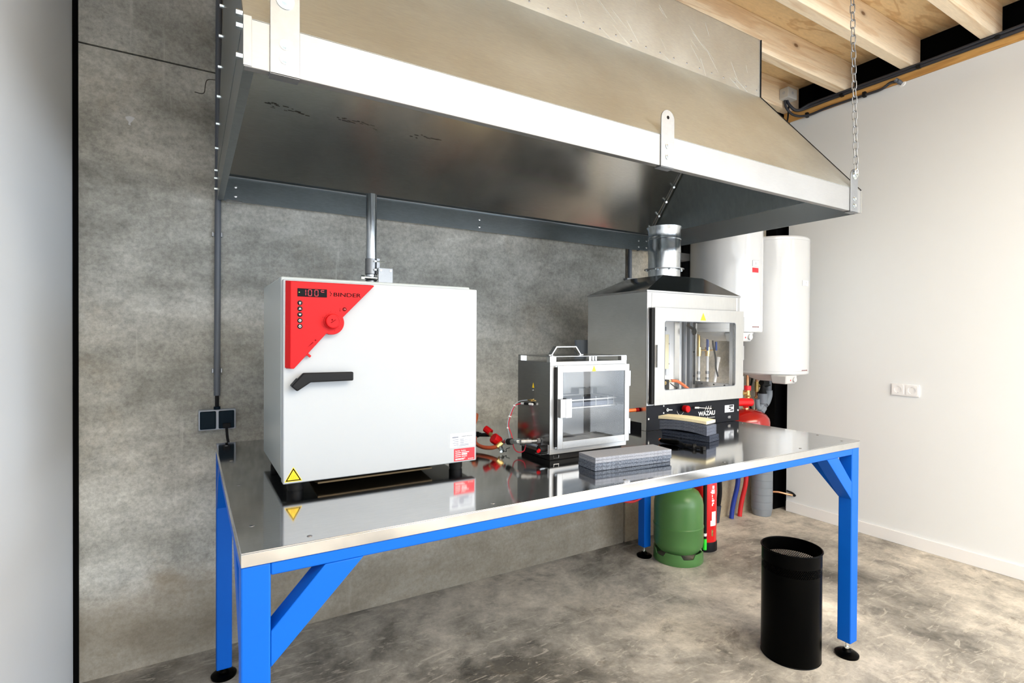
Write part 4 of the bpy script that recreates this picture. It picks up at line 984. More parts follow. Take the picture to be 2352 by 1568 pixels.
B().box(a0-0.001, a1+0.001, ky0-0.0225, ky0-0.0205, c0-0.001, c1+0.001).build('door_pane', 'glass', kd, smooth=False)
b = B(); in2 = rrect(a0-0.002, a1+0.002, c0-0.002, c1+0.002, rad); in3 = rrect(a0+0.001, a1-0.001, c0+0.001, c1-0.001, rad)
b.rings([[Vector((x, kdY-0.0003, z)) for x, z in in2], [Vector((x, kdY-0.0003, z)) for x, z in in3], [Vector((x, kdY+0.001, z)) for x, z in in3], [Vector((x, kdY+0.001, z)) for x, z in in2]], close=True); b.build('pane_seal', 'grey_conduit', kd)
b = B(); b.box(1.868, 1.902, kdY-0.0008, kdY, 1.242, 1.348); b.box(1.868, 1.871, kdY-0.010, kdY-0.0008, 1.242, 1.348); b.build('door_handle', 'steel_dark', kd)
warn(kd, 2.197, 1.4705, 0.036, 0.033, kdY, False)
b = B()
for z0 in (1.105, 1.265, 1.42): b.box(kx1, kx1+0.010, ky0-0.022, ky0+0.010, z0, z0+0.075)
b.each('hinge', 'steel_bright', kd, 1, bev=0.001)
# base panel with controls
cp = B().box(kx0, kx1-0.002, ky0-0.003, ky0-0.0012, ZT+0.001, 1.0595).build('control_panel', 'base_navy', K, bev=0.0005)
cy = ky0-0.003
b = B()
for x, z in ((1.846, 0.998), (2.505, 0.997)): screw(b, x, cy, z, 0.005, (0, -1, 0))
b.each('panel_screw', 'white', cp, 1)
b = B(); b.cyl((1.962, cy, 1.035), (1.962, cy-0.010, 1.035), 0.008, 16); b.cyl((1.962, cy-0.008, 1.035), (1.985, cy-0.016, 1.034), 0.0055, 12, 0.003); b.build('toggle_switch', 'chrome', cp)
b = B()
for z in (1.054, 1.020): b.cyl((1.945, cy, z), (1.945, cy-0.0006, z), 0.004, 14)
b.box(1.930, 1.958, cy-0.0006, cy, 1.0045, 1.0065); b.box(1.930, 1.955, cy-0.0006, cy, 0.9945, 0.9965)
b.each('panel_mark', 'white', cp); b = B(); rs = []
for i in range(20):
    a = math.radians(190+i*8); rs.append([(2.062+math.cos(a)*r_, cy-d_, 1.028+math.sin(a)*r_) for r_, d_ in ((0.024, 0), (0.0252, 0), (0.0252, 0.0005), (0.024, 0.0005))])
b.rings(rs); b.build('panel_mark', 'white', cp, smooth=False)
b = B(); b.cyl((2.075, cy, 1.034), (2.075, cy-0.012, 1.034), 0.016, 24); b.build('knob_base', 'black_plastic', cp)
kb = B().lathe([(0.0165, 0), (0.0175, 0.004), (0.0170, 0.024), (0.0140, 0.027), (0.0001, 0.027)], (2.075, cy-0.011, 1.034), 28, (0, -1, 0)).build('knob', 'red', cp)
b = B(); b.cyl((2.150, cy, 1.034), (2.150, cy-0.014, 1.034), 0.006, 14); b.cyl((2.150, cy-0.012, 1.034), (2.168, cy-0.022, 1.034), 0.0065, 14); b.cyl((2.168, cy-0.022, 1.034), (2.232, cy-0.038, 1.028), 0.0018, 8); b.sphere((2.235, cy-0.038, 1.028), 0.006, 1.4); b.build('valve_spindle', 'steel', cp)
B().cyl((2.232, cy-0.037, 1.029), (2.262, cy-0.040, 1.026), 0.0060, 12).build('spindle_grip', 'black_plastic', cp)
text('lettering', 'WAZAU', 'white', 2.190, 2.318, 0.9975, cy-0.0006, 0.023, cp, outline=0.0009)
text('lettering', 'mess- und prüftechnik', 'white', 2.258, 2.318, 0.974, cy, 0.0058, cp, t=0.0004, bold=0.01)
b = B()
for k in range(3):
    x = 2.240+k*0.017; b.prism([(x, cy-0.0005, 1.010), (x+0.0022, cy-0.0005, 1.010), (x+0.0145, cy-0.0005, 1.034), (x+0.0123, cy-0.0005, 1.034)], (0, 0.0005, 0))
    x = 2.216+k*0.017; b.prism([(x, cy-0.0005, 0.964), (x+0.0022, cy-0.0005, 0.964), (x+0.0125, cy-0.0005, 0.980), (x+0.0103, cy-0.0005, 0.980)], (0, 0.0005, 0))
b.build('logo_mark', 'white', cp, smooth=False)
text('lettering', 'CE', 'white', 2.424, 2.444, 0.965, cy, 0.011, cp, t=0.0004, bold=0.012)
pl = B().box(2.396, 2.470, cy-0.0006, cy, 0.991, 1.029).build('rating_plate', 'stick_grey', cp, smooth=False)
b = B()
for (xa, xb, za, zb_) in ((2.432, 2.464, 1.019, 1.026), (2.428, 2.448, 1.008, 1.014), (2.440, 2.466, 0.998, 1.004), (2.400, 2.424, 1.020, 1.021), (2.400, 2.424, 1.012, 1.013), (2.400, 2.424, 1.004, 1.005), (2.400, 2.424, 0.997, 0.998)): b.box(xa, xb, cy-0.001, cy-0.0006, za, zb_)
b.build('printed_lines', 'ink', cp, smooth=False)
# low pyramid roof and chimney
kcx, kcy = 2.176, 2.035
b = B(); b.box(kx0-0.004, kx1+0.004, ky0-0.004, ky1+0.004, kz1, kz1+0.008); b.build('roof_edge', 'steel_bright', K, bev=0.001)
b = B(); lo = [(kx0-0.002, ky0-0.002), (kx1+0.002, ky0-0.002), (kx1+0.002, ky1+0.002), (kx0-0.002, ky1+0.002)]; hi = [(2.03, 1.905), (2.325, 1.905), (2.325, 2.165), (2.03, 2.165)]
b.rings([[Vector((x, y, kz1+0.008)) for x, y in lo], [Vector((x, y, 1.697)) for x, y in hi]])

b.build('roof', 'roof_dark', K, bev=0.001)
b = B(); b.lathe([(0.0835, 0), (0.0835, 0.135), (0.0855, 0.135), (0.0855, 0.165), (0.0845, 0.17), (0.0845, 0.205), (0.0875, 0.208), (0.0875, 0.214), (0.0845, 0.217), (0.0845, 0.260), (0.092, 0.272), (0.092, 0.2735), (0.0825, 0.262), (0.0820, 0.0)], (kcx, kcy, 1.697), 56, cap=False)
ch = b.build('chimney', 'pipe_steel', K)
b = B(); b.lathe([(0.084, 0), (0.104, 0.0), (0.104, 0.003), (0.084, 0.003)], (kcx, kcy, 1.745), 56, cap=False); b.build('flange', 'steel_bright', ch)
b = B()
for i in range(8):
    a = 2*PI*i/8+0.3; b.hexa((kcx+0.096*math.cos(a), kcy+0.096*math.sin(a), 1.738), (kcx+0.096*math.cos(a), kcy+0.096*math.sin(a), 1.745), 0.0045)
b.each('flange_bolt', 'chrome', ch, 1)

# pot-like pipe stub behind
t = tag(B().lathe([(0.045, 0), (0.045, 0.395), (0.041, 0.395), (0.041, 0.0)], (1.90, 2.38, ZT+0.03), 32, cap=True).build('pipe_stub', 'grey_pvc'), 'short upright grey pipe standing behind the small test cabinet', 'pipe'); recenter(t)

# ------------------------------------------------------------------ foam strips and tool on the table
def strip(name, cx, cy, z, L, W, Hh, rot, mat, arch, label, group, n=10, twist=0.0):
    b = B(); rs = []
    for i in range(n+1):
        x = -L/2+L*i/n; zz = arch*(1-(2*x/L)**2)
        rs.append([Vector((x, -W/2, zz)), Vector((x, W/2, zz)), Vector((x, W/2, zz+Hh)), Vector((x, -W/2, zz+Hh))])
    b.rings(rs)
    o = b.build(name, mat, bev=0.001); o.location = (cx, cy, z); o.rotation_euler = (0, 0, rot)
    return tag(o, label, 'foam', group)
R_ = math.radians
fm = [('foam_dark', 'lowest dark speckled grey foam strip of the stack at the table front'), ('foam_dark', 'second foam strip from the bottom of the stack at the table front, speckled grey'),
      ('foam_light', 'third foam strip from the bottom of the stack at the table front, light grey'), ('foam_light', 'topmost light grey foam strip of the stack at the table front')]
z = ZT+0.0005
for k, (mt, lb) in enumerate(fm):
    h_ = 0.0125 if k < 2 else 0.0095
    strip('foam_strip', 1.300+(0, 0.001, -0.001, -0.001)[k], 1.386+(0.002, -0.001, -0.003, -0.003)[k], z, 0.325, 0.098, h_, R_(-5.0+(0.6, -0.4, 0, 0)[k]), mt, 0, lb, 'foam strips at the table front'); z += h_+0.0004
fm = [('foam_navy', 0, 'lowest dark foam strip of the stack in front of the large chamber'), ('foam_navy', 0.0, 'second foam strip from the bottom of the stack before the large chamber'),
      ('foam_mid', 0.010, 'third foam strip from the bottom before the large chamber, arched grey'), ('foam_mid', 0.010, 'fourth foam strip from the bottom before the large chamber, arched grey'),
      ('foam_mid', 0.010, 'arched grey foam strip just under the cream strip'), ('foam_cream', 0.004, 'cream foam strip on top of the stack in front of the large chamber')]
z = ZT+0.0005
for k, (mt, ar, lb) in enumerate(fm):
    h_ = 0.0135 if k < 5 else 0.013
    if k == 5: z += 0.0062
    strip('foam_strip', 1.874+(0.01, 0.008, -0.004, -0.004, -0.004, -0.006)[k], 1.607+(-0.003, -0.003, 0.0, 0, 0, 0.004)[k], z, 0.225, 0.086, h_, R_(-78+(0, 1.0, 0, 0, 0, 2)[k]), mt, ar, lb, 'foam strips before the large chamber'); z += h_+0.0004
t = thing('gas_lighter', 'black hand tool with a short cord lying beside the small foam stack', 'tool', (1.70, 1.48, ZT))
b = B(); b.rings([[Vector((1.683+0.020*math.cos(a)*s*1.0+o_*0.02, 1.585-o_*0.085+0.0, ZT+0.0125+0.011*math.sin(a)*s)) for a in [2*PI*i/16 for i in range(16)]] for o_, s in ((0, 0.45), (0.1, 0.85), (0.4, 1.0), (0.8, 1.0), (1.0, 0.6))]); b.build('body', 'black_gloss', t)
b = B(); b.sphere((1.683, 1.588, ZT+0.0125), 0.0065); b.build('tip', 'orange', t)
b = B(); b.tube([(1.703, 1.502, ZT+0.012), (1.706, 1.487, ZT+0.010), (1.704, 1.476, ZT+0.008), (1.706, 1.466, ZT+0.009)], 0.006, 10); b.build('neck', 'black_plastic', t)
b = B()
for q in range(4): b.tube([(1.706+0.004*q-0.006, 1.47, ZT+0.006+0.003*(q % 2)), (1.712+0.004*q-0.006, 1.44, ZT+0.010), (1.716+0.003*q-0.006, 1.405, ZT+0.006+0.002*(q % 2))], 0.0042, 8)
b.cyl((1.706, 1.438, ZT+0.008), (1.716, 1.43, ZT+0.008), 0.012, 12)
b.box(1.712, 1.728, 1.392, 1.408, ZT+0.001, ZT+0.014); b.build('cord_bundle', 'rubber', t)

# ------------------------------------------------------------------ boilers
def boiler(c, r, z0, z1, label, ang, box, labels):
    t = thing('water_boiler', label, 'boiler', (c[0], c[1], z0), 'white wall boilers')
    b = B(); b.lathe([(r-0.03, 0), (r-0.004, 0.002), (r, 0.008), (r, 0.022), (r-0.0015, 0.0235), (r, 0.025), (r, z1-z0-0.03), (r-0.0015, z1-z0-0.0285), (r, z1-z0-0.027), (r, z1-z0-0.012), (r-0.006, z1-z0-0.003), (r-0.04, z1-z0)], (c[0], c[1], z0), 72)
    b.build('tank', 'boiler', t)
    b = B(); b.lathe([(0.05, -0.055), (0.09, -0.052), (0.14, -0.035), (r*0.76, -0.008), (r*0.78, 0.004)], (c[0], c[1], z0), 48)
    b.build('bottom_cover', 'boiler_plastic', t)
    x, y = box
    cb = B().rings([[Vector((x+sx*(0.056+k*0.008), y+sy*(0.05+k*0.01), z0-0.058+0.058*k)) for sx, sy in ((-1, -1), (1, -1), (1, 1), (-1, 1))] for k in (0, 1)]).build('control_box', 'boiler_plastic', t, bev=0.008, segs=3)
    B().cyl((x+0.030, y-0.052, z0-0.028), (x+0.030, y-0.066, z0-0.028), 0.018, 24).build('temperature_knob', 'boiler_plastic', cb)
    B().cyl((x-0.008, y-0.052, z0-0.032), (x-0.008, y-0.0555, z0-0.032), 0.005, 12).build('indicator_lamp', 'stick_red', cb)
    for (nm, a0, a1, za, zb_, mt) in labels: B().patch(c, r+0.0002, a0, a1, za, zb_).build(nm, mt, t)
    b = B()
    for z in (z0+0.2, z1-0.2):
        b.box(c[0]+0.06, c[0]+0.12, c[1]+r*0.7, WY-0.004, z-0.02, z+0.02)
    b.each('wall_mount', 'boiler_plastic', t, 1, bev=0.002)
    return t
def curved_text(s, c, r, a0, a1, zc, h, mat, parent):
    o = text('lettering', s, mat, 0, 1, zc, 0, h, None, t=0.0006)
    for v in o.data.vertices:
        a = math.radians(a0+(a1-a0)*v.co.x); rr_ = r+0.0004-v.co.y
        v.co = Vector((c[0]+rr_*math.cos(a), c[1]+rr_*math.sin(a), v.co.z))-root_org(parent)
    o.parent = parent; return o
cL, cR = (3.035, 2.30), (3.622, 2.36)
tb = boiler(cL, 0.225, 1.418, 2.30, 'left white cylindrical boiler with a red sticker, hung behind the steel chimney', 0, (2.955, 2.14), [('scale_label', -99.7, -84.5, 1.832, 1.868, 'trim_white'), ('red_sticker', -99.6, -85, 1.793, 1.822, 'stick_red')])
curved_text('INVENTUM', cL, 0.225, -98.2, -82, 1.4525, 0.007, 'red_dark', tb)
b = B(); b.patch(cL, 0.2262, -95.5, -88, 1.8575, 1.8585); b.patch(cL, 0.2262, -92, -91.3, 1.842, 1.856); b.patch(cL, 0.2262, -99.7, -84.5, 1.8312, 1.832); b.patch(cL, 0.2262, -99.7, -99.3, 1.832, 1.868); b.patch(cL, 0.2262, -99.7, -84.5, 1.8675, 1.8683); b.build('label_print', 'stick_ink', tb)
tb = boiler(cR, 0.25, 1.130, 2.088, 'right white cylindrical boiler in the corner beside the white wall', 0, (3.485, 2.17), [('scale_label', -96.3, -78, 1.744, 1.782, 'trim_white')])
curved_text('INVENTUM', cR, 0.25, -95.2, -79, 1.161, 0.007, 'red_dark', tb)
b = B(); b.patch(cR, 0.2512, -93, -82, 1.7745, 1.7750); b.patch(cR, 0.2512, -86, -85.4, 1.762, 1.771); b.patch(cR, 0.2512, -96.3, -96, 1.744, 1.782); b.patch(cR, 0.2512, -96.3, -78, 1.7436, 1.7441); b.build('label_print', 'stick_ink', tb)

# ------------------------------------------------------------------ pipework under the boilers
t = thing('copper_pipe', 'copper pipe with red capped brass valve under the right boiler', 'pipe', (3.477, 2.44, 0.93))
B().cyl((3.477, 2.44, 1.0), (3.477, 2.44, 1.128), 0.009, 14).build('tube', 'copper', t)
b = B(); b.cyl((3.477, 2.44, 0.930), (3.477, 2.44, 1.005), 0.019, 16); b.cyl((3.425, 2.44, 0.985), (3.465, 2.44, 0.985), 0.014, 12); b.cyl((3.477, 2.44, 0.955), (3.477, 2.44, 0.967), 0.023, 6); b.build('valve', 'brass', t)
B().cyl((3.477, 2.44, 1.003), (3.477, 2.44, 1.036), 0.024, 18).build('cap', 'stick_red', t)
t = thing('copper_pipe', 'copper pipe with brass tee running down beside the grey drain pipes', 'pipe', (3.878, 2.64, 0.5))
B().cyl((3.878, 2.64, 0.50), (3.878, 2.64, 1.20), 0.0105, 14).build('tube', 'copper', t)
b = B(); b.cyl((3.878, 2.64, 0.955), (3.878, 2.64, 1.035), 0.016, 14); b.cyl((3.878, 2.64, 1.0), (3.905, 2.62, 1.0), 0.012, 12); b.cyl((3.878, 2.64, 0.90), (3.878, 2.64, 0.915), 0.018, 6); b.build('tee', 'brass', t)
B().cyl((3.878, 2.62, 0.94), (3.878, 2.60, 0.94), 0.018, 14).build('valve_cap', 'black_plastic', t)
t = thing('black_hose', 'thin black hose looping behind the copper pipes under the right boiler', 'hose', (3.84, 2.65, 0.8))
B().tube([(3.86, 2.655, 1.12), (3.84, 2.655, 1.05), (3.81, 2.655, 0.965), (3.808, 2.655, 0.89), (3.83, 2.655, 0.82), (3.88, 2.66, 0.80)], 0.008, 10).build('hose', 'rubber', t)
t = thing('drain_pipe', 'grey plastic drain pipe with elbow coming down from the right boiler', 'pipe', (3.80, 2.5, 0.4))
b = B(); b.tube([(3.865, 2.53, 1.20), (3.865, 2.53, 0.97), (3.865, 2.53, 0.92), (3.835, 2.53, 0.880), (3.80, 2.53, 0.845), (3.75, 2.53, 0.80), (3.72, 2.53, 0.70), (3.72, 2.53, 0.5)], 0.023, 18); b.build('pipe', 'grey_conduit', t)
b = B(); b.tube([(3.865, 2.53, 0.975), (3.865, 2.53, 0.935), (3.845, 2.53, 0.895), (3.82, 2.53, 0.868)], 0.029, 18, 4); b.cyl((3.80, 2.53, 0.846), (3.765, 2.53, 0.812), 0.029, 18); b.build('elbow', 'grey_pvc', t)
t = thing('siphon_trap', 'black and grey siphon trap between the copper and drain pipes', 'pipe', (3.76, 2.5, 0.85))
b = B(); b.lathe([(0.020, 0), (0.032, 0.012), (0.034, 0.03), (0.034, 0.085)], (3.745, 2.5, 0.875), 24); b.tube([(3.745, 2.5, 0.885), (3.72, 2.5, 0.855), (3.69, 2.5, 0.86), (3.68, 2.5, 0.92)], 0.018, 14); b.build('cup', 'grey_pvc', t)
b = B(); b.lathe([(0.032, 0), (0.016, 0.045), (0.016, 0.06)], (3.745, 2.5, 0.960), 20); b.cyl((3.715, 2.49, 1.045), (3.785, 2.49, 1.040), 0.022, 16); b.cyl((3.745, 2.5, 1.01), (3.745, 2.5, 1.12), 0.015, 12); b.cyl((3.75, 2.5, 1.0), (3.84, 2.5, 1.02), 0.006, 8); b.build('funnel', 'black_plastic', t)
t = thing('expansion_tank', 'red expansion tank mounted below the boilers, behind the chamber and table', 'tank', (3.40, 2.42, 0.45))
b = B(); b.lathe([(0.05, 0), (0.11, 0.01), (0.148, 0.04), (0.157, 0.08), (0.157, 0.36), (0.152, 0.385), (0.132, 0.412), (0.095, 0.432), (0.05, 0.443), (0.018, 0.446), (0.018, 0.452)], (3.405, 2.40, 0.430), 56); b.build('tank', 'tank_red', t)
b = B(); b.cyl((3.22, 2.40, 0.936), (3.405, 2.36, 0.928), 0.029, 24); b.cyl((3.400, 2.40, 0.885), (3.395, 2.39, 0.92), 0.020, 18); b.build('manifold', 'ext_red', t, bev=0.002)
B().lathe([(0.022, 0), (0.022, 0.012), (0.019, 0.02)], (3.402, 2.40, 0.874), 18).build('neck_fitting', 'copper', t)
b = B()
b.box(3.34, 3.47, 2.545, WY-0.003, 0.60, 0.64); b.build('wall_bracket', 'boiler_plastic', t)
# pipes seen through the chamber's side window
for k, (x, lb) in enumerate(((3.140, 'white pipe with brass valve and blue lever, seen leftmost through the chamber window'), (3.234, 'white pipe with blue lever valve beside the black cable, under the left boiler'))):
    t = thing('water_pipe', lb, 'pipe', (x, 2.60, 0.0), 'white pipes under the left boiler')
    B().cyl((x, 2.60, 0.0), (x, 2.60, 1.25), 0.010, 14).build('tube', 'trim_white', t)
    b = B(); b.cyl((x, 2.60, 1.25), (x, 2.60, 1.268), 0.016, 8); b.cyl((x, 2.60, 1.268), (x, 2.60, 1.315), 0.018, 8); b.cyl((x, 2.60, 1.315), (x, 2.60, 1.408), 0.010, 12); b.cyl((x, 2.60, 1.29), (x+0.045, 2.57, 1.295), 0.005, 8); b.build('valve', 'brass', t)
    B().box(x+0.042, x+0.053, 2.555, 2.572, 1.29, 1.375-0.02*k).build('lever', 'blue_lever', t, bev=0.003)
    b = B(); b.cyl((x, 2.60, 1.12), (x, 2.60, 1.14), 0.014, 10); b.cyl((x, 2.60, 1.08), (x, 2.60, 1.095), 0.014, 10); b.each('joint', 'zinc', t, 1)
t = thing('water_pipe', 'short slanted white pipe with a cap under the left boiler', 'pipe', (3.33, 2.60, 0.95))
B().cyl((3.29, 2.60, 0.95), (3.352, 2.60, 1.205), 0.011, 14).build('tube', 'trim_white', t)
B().cyl((3.350, 2.60, 1.205), (3.358, 2.60, 1.24), 0.015, 12).build('cap', 'white', t)
t = tag(B().tube([(3.250, 2.57, 1.40), (3.258, 2.57, 1.33), (3.285, 2.57, 1.24), (3.292, 2.57, 1.16), (3.315, 2.57, 1.10)], 0.006, 8).build('black_hose', 'rubber'), 'thin black cable hanging between the white pipes under the left boiler', 'cable'); recenter(t)
t = thing('pipe_bracket', 'grey bracket and dark pipe beside the left boiler, behind the chimney', 'bracket', (3.0, 2.6, 1.5))
B().cyl((3.035, 2.615, 1.50), (3.035, 2.615, 2.5), 0.045, 20).build('pipe', 'black_plastic', t)
b = B(); b.box(2.90, 2.99, 2.56, WY-0.003, 1.92, 1.97); b.build('bracket', 'boiler_plastic', t, bev=0.003)
t = thing('upright_pipe', 'grey and white pipes rising above the right boiler', 'pipe', (3.66, 2.6, 2.0))
for x, m_ in ((3.60, 'black_plastic'), (3.69, 'trim_white'), (3.76, 'grey_pvc')): B().cyl((x, 2.645, 2.095), (x, 2.645, 3.0), 0.028, 16).build('tube', m_, t)

# hoses entering the floor
def hose(name, label, pts, r, mat, cuff=None):
    t = thing(name, label, 'hose', pts[-1]); B().tube(pts, r, 14).build('hose', mat, t)
    if cuff: B().cyl(*cuff[:3], 18).build('sleeve', cuff[3], t)
    return t
hose('floor_hose', 'blue hose curving down into the floor beside the beige wall', [(3.60, 2.60, 0.60), (3.60, 2.60, 0.35), (3.592, 2.60, 0.25), (3.575, 2.615, 0.14), (3.56, 2.62, 0.06), (3.55, 2.62, 0.0)], 0.017, 'blue_hose', ((3.60, 2.60, 0.335), (3.60, 2.60, 0.60), 0.0145, 'trim_white'))
hose('floor_hose', 'red hose curving down into the floor next to the blue hose', [(3.70, 2.60, 0.60), (3.70, 2.60, 0.35), (3.692, 2.60, 0.25), (3.675, 2.615, 0.14), (3.66, 2.62, 0.06), (3.65, 2.62, 0.0)], 0.017, 'red_hose', ((3.70, 2.60, 0.335), (3.70, 2.60, 0.60), 0.0145, 'trim_white'))
hose('floor_hose', 'black hose with grey foam sleeve entering the floor right of the fire extinguisher', [(3.375, 2.60, 0.60), (3.38, 2.60, 0.35), (3.385, 2.60, 0.22), (3.375, 2.61, 0.10), (3.37, 2.62, 0.0)], 0.017, 'black_plastic', ((3.377, 2.607, 0.13), (3.372, 2.62, 0.005), 0.023, 'foam_navy'))
t = thing('insulated_pipe', 'thick grey wrapped pipe rising from the floor by the black column', 'pipe', (3.86, 2.58, 0))
b = B(); zz = 0; pr = []
while zz < 0.6:
    pr += [(0.077, zz), (0.077, zz+0.052), (0.075, zz+0.054)]; zz += 0.0555
b.lathe([(0.062, 0)] + [(r_*(0.86 if z_ < 0.02 else 1), z_+0.002) for r_, z_ in pr], (3.84, 2.56, 0), 40); b.build('wrap', 'grey_pvc', t)
t = thing('copper_wire_stub', 'thin copper tube with black end bent across the black column near the floor', 'pipe', (4.05, 2.5, 0.14))
B().tube([(3.92, 2.56, 0.165), (4.00, 2.53, 0.16), (4.06, 2.49, 0.145), (4.085, 2.46, 0.140)], 0.008, 10).build('tube', 'copper', t)
B().tube([(4.07, 2.50, 0.168), (4.083, 2.465, 0.158), (4.086, 2.440, 0.143), (4.083, 2.45, 0.136)], 0.0075, 8).build('end_sleeve', 'rubber', t)

# ------------------------------------------------------------------ gas bottle and extinguisher
gc = (2.62, 2.315)
t = thing('gas_bottle', 'dull green gas bottle standing on the floor behind the table', 'gas bottle', (gc[0], gc[1], 0))
b = B(); b.lathe([(0.02, 0.048), (0.09, 0.052), (0.125, 0.066), (0.146, 0.095), (0.150, 0.12), (0.150, 0.208), (0.152, 0.212), (0.152, 0.220), (0.149, 0.224), (0.149, 0.350), (0.143, 0.385), (0.120, 0.425), (0.085, 0.447), (0.04, 0.455), (0.02, 0.458)], (gc[0], gc[1], 0), 64)
b.build('cylinder', 'green', t)
b = B(); N = 60
def fr(r_, z_): return [Vector((gc[0]+r_*math.cos(2*PI*i/N), gc[1]+r_*math.sin(2*PI*i/N), z_(i) if callable(z_) else z_)) for i in range(N)]
slot = lambda i: 0.046 if (i % 12) in (3, 4, 5, 6, 7) else 0.072
b.rings([fr(0.148, 0.0), fr(0.1505, 0.004), fr(0.1505, 0.030), fr(0.1495, slot), fr(0.1435, slot), fr(0.1445, 0.030), fr(0.1445, 0.004), fr(0.143, 0.0)], close=True)
b.build('foot_ring', 'green', t)
b = B(); N = 40
def cf(r_, z_, dz): return [Vector((gc[0]+r_*math.cos(2*PI*i/N), gc[1]+r_*math.sin(2*PI*i/N), z_)) for i in range(N)]
b.rings([cf(0.082, 0.443, 0), cf(0.084, 0.55, 0), cf(0.080, 0.552, 0), cf(0.078, 0.443, 0)], close=True); b.build('collar', 'green', t)
b = B(); b.cyl((gc[0], gc[1], 0.455), (gc[0], gc[1], 0.52), 0.014, 14); b.cyl((gc[0], gc[1], 0.50), (gc[0]-0.05, gc[1]-0.02, 0.50), 0.010, 12); b.build('valve', 'brass', t)
hose('gas_hose', 'red gas hose sagging from under the table to the green gas bottle', [(gc[0]-0.085, gc[1]+0.0, 0.60), (2.45, 2.30, 0.575), (2.33, 2.33, 0.43), (2.22, 2.36, 0.405), (2.10, 2.40, 0.50), (2.02, 2.44, 0.85)], 0.0075, 'red_hose')
ec = (2.893, 2.338)
t = thing('fire_extinguisher', 'red fire extinguisher with black foot standing behind the green gas bottle', 'fire extinguisher', (ec[0], ec[1], 0))
b = B(); b.lathe([(0.073, 0.055), (0.075, 0.06), (0.075, 0.44), (0.068, 0.475), (0.045, 0.50), (0.02, 0.508), (0.018, 0.53)], (ec[0], ec[1], 0), 48); b.build('cylinder', 'ext_red', t)
b = B(); b.lathe([(0.070, 0), (0.079, 0.004), (0.079, 0.052), (0.076, 0.064), (0.070, 0.064)], (ec[0], ec[1], 0), 48); b.build('foot', 'black_plastic', t)
dv = Vector((-0.76, -0.64, 0)).normalized(); hp_ = Vector((2.803, 2.262, 0))
b = B(); b.tube([(ec[0], ec[1], 0.53), (ec[0]+dv.x*0.07, ec[1]+dv.y*0.07, 0.545), (hp_.x, hp_.y, 0.50), (hp_.x, hp_.y, 0.35), (hp_.x, hp_.y, 0.14)], 0.012, 12); b.build('hose', 'rubber', t)
B().cyl((hp_.x, hp_.y, 0.14), (hp_.x, hp_.y, 0.122), 0.0125, 14).build('nozzle_band', 'white', t)
B().cyl((hp_.x, hp_.y, 0.105), (hp_.x, hp_.y, 0.035), 0.0125, 14).build('nozzle_sleeve', 'green_tag', t)
B().cyl((hp_.x, hp_.y, 0.122), (hp_.x, hp_.y, 0.105), 0.0115, 14).build('nozzle', 'rubber', t)
b = B(); b.box(ec[0]-0.02, ec[0]+0.02, ec[1]-0.02, ec[1]+0.02, 0.53, 0.56); b.box(ec[0]-0.10, ec[0]+0.03, ec[1]-0.012, ec[1]+0.012, 0.56, 0.568); b.box(ec[0]-0.09, ec[0]+0.02, ec[1]-0.012, ec[1]+0.012, 0.59, 0.597); b.build('valve_head', 'black_plastic', t)
b = B(); b.patch(ec, 0.0752, -112, -78, 0.170, 0.205); b.patch(ec, 0.0752, -105, -78, 0.205, 0.262); b.build('instruction_label', 'white', t)
b = B(); 
for za, zb_, a0_, a1_ in ((0.30, 0.312, -105, -99), (0.312, 0.322, -103, -92), (0.327, 0.339, -105, -90), (0.344, 0.349, -105, -97), (0.355, 0.372, -105, -101), (0.378, 0.405, -107, -88), (0.385, 0.392, -112, -107), (0.41, 0.43, -103, -90)): b.patch(ec, 0.0752, a0_, a1_, za, zb_)
b.build('printed_lettering', 'white', t)
b = B(); b.patch(ec, 0.0752, -106, -96, 0.105, 0.145); b.build('seal_mark', 'brass', t)

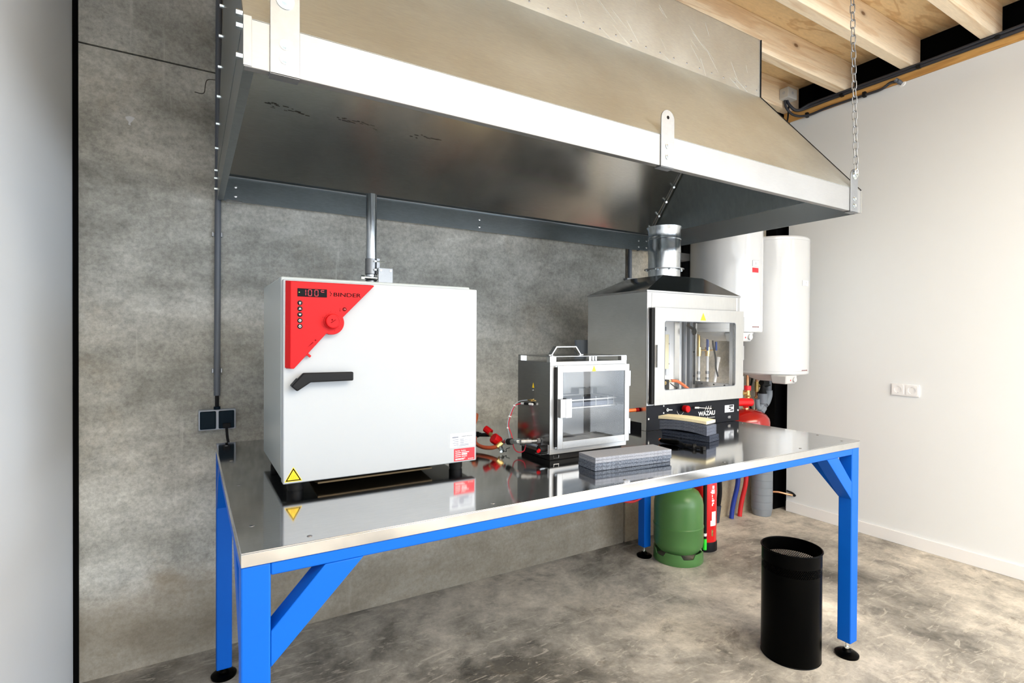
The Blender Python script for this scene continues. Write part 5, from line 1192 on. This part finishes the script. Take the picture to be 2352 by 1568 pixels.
# ------------------------------------------------------------------ waste bin
bc = (2.25, 1.357); br = 0.1186
W = thing('waste_bin', 'black metal waste bin with perforated band on the floor under the table end', 'bin', (bc[0], bc[1], 0))
def ring_faces(b, z0, z1, r, th=0.0012, seg=64):
    def c(r_, z): return [Vector((bc[0]+r_*math.cos(2*PI*i/seg), bc[1]+r_*math.sin(2*PI*i/seg), z)) for i in range(seg)]
    b.rings([c(r, z0), c(r, z1), c(r-th, z1), c(r-th, z0)], close=True)
b = B(); ring_faces(b, 0.006, 0.378, br); ring_faces(b, 0.414, 0.468, br)
b.lathe([(br-0.001, 0.006), (br+0.001, 0.003), (br-0.002, 0.0)], (bc[0], bc[1], 0), 64); b.lathe([(br-0.002, 0.004), (br-0.002, 0.006)], (bc[0], bc[1], 0), 64)
b.build('shell', 'black_gloss', W)
# perforated band: hexagonal holes punched in six rows
b = B(); rows, cols = 6, 90; z0, z1 = 0.378, 0.414; hr = 0.0026
bmv = b.bm
cell_h = (z1-z0)/rows
for rI in range(rows):
    for cI in range(cols):
        offs = 0.5 if rI % 2 else 0.0
        a_c = 2*PI*(cI+0.5+offs)/cols; zc = z0+(rI+0.5)*cell_h; hw = PI/cols
        outer = []; inner = []
        sq_ = [(1, 0), (1, 1), (0, 1), (-1, 1), (-1, 0), (-1, -1), (0, -1), (1, -1)]
        for k, (u, v) in enumerate(sq_):
            aa = a_c+u*hw; zz = zc+v*cell_h/2; outer.append(Vector((bc[0]+br*math.cos(aa), bc[1]+br*math.sin(aa), zz)))
            th = k*PI/4; ai = a_c+math.cos(th)*hr/br; zi = zc+math.sin(th)*hr; inner.append(Vector((bc[0]+br*math.cos(ai), bc[1]+br*math.sin(ai), zi)))
        ov = [bmv.verts.new(p) for p in outer]; iv = [bmv.verts.new(p) for p in inner]
        for k in range(8): b._face_new([ov[k], ov[(k+1) % 8], iv[(k+1) % 8], iv[k]])
bmesh.ops.remove_doubles(bmv, verts=bmv.verts, dist=1e-5)
b.build('perforated_band', 'black_gloss', W, smooth=False)
b = B(); N = 64; rs = []
for i in range(N):
    a = 2*PI*i/N; rs.append([Vector((bc[0]+(br+0.0015+0.0032*math.cos(q))*math.cos(a), bc[1]+(br+0.0015+0.0032*math.cos(q))*math.sin(a), 0.470+0.0032*math.sin(q))) for q in [2*PI*k/10 for k in range(10)]])
b.rings(rs, close=True); b.build('rolled_rim', 'black_gloss', W)
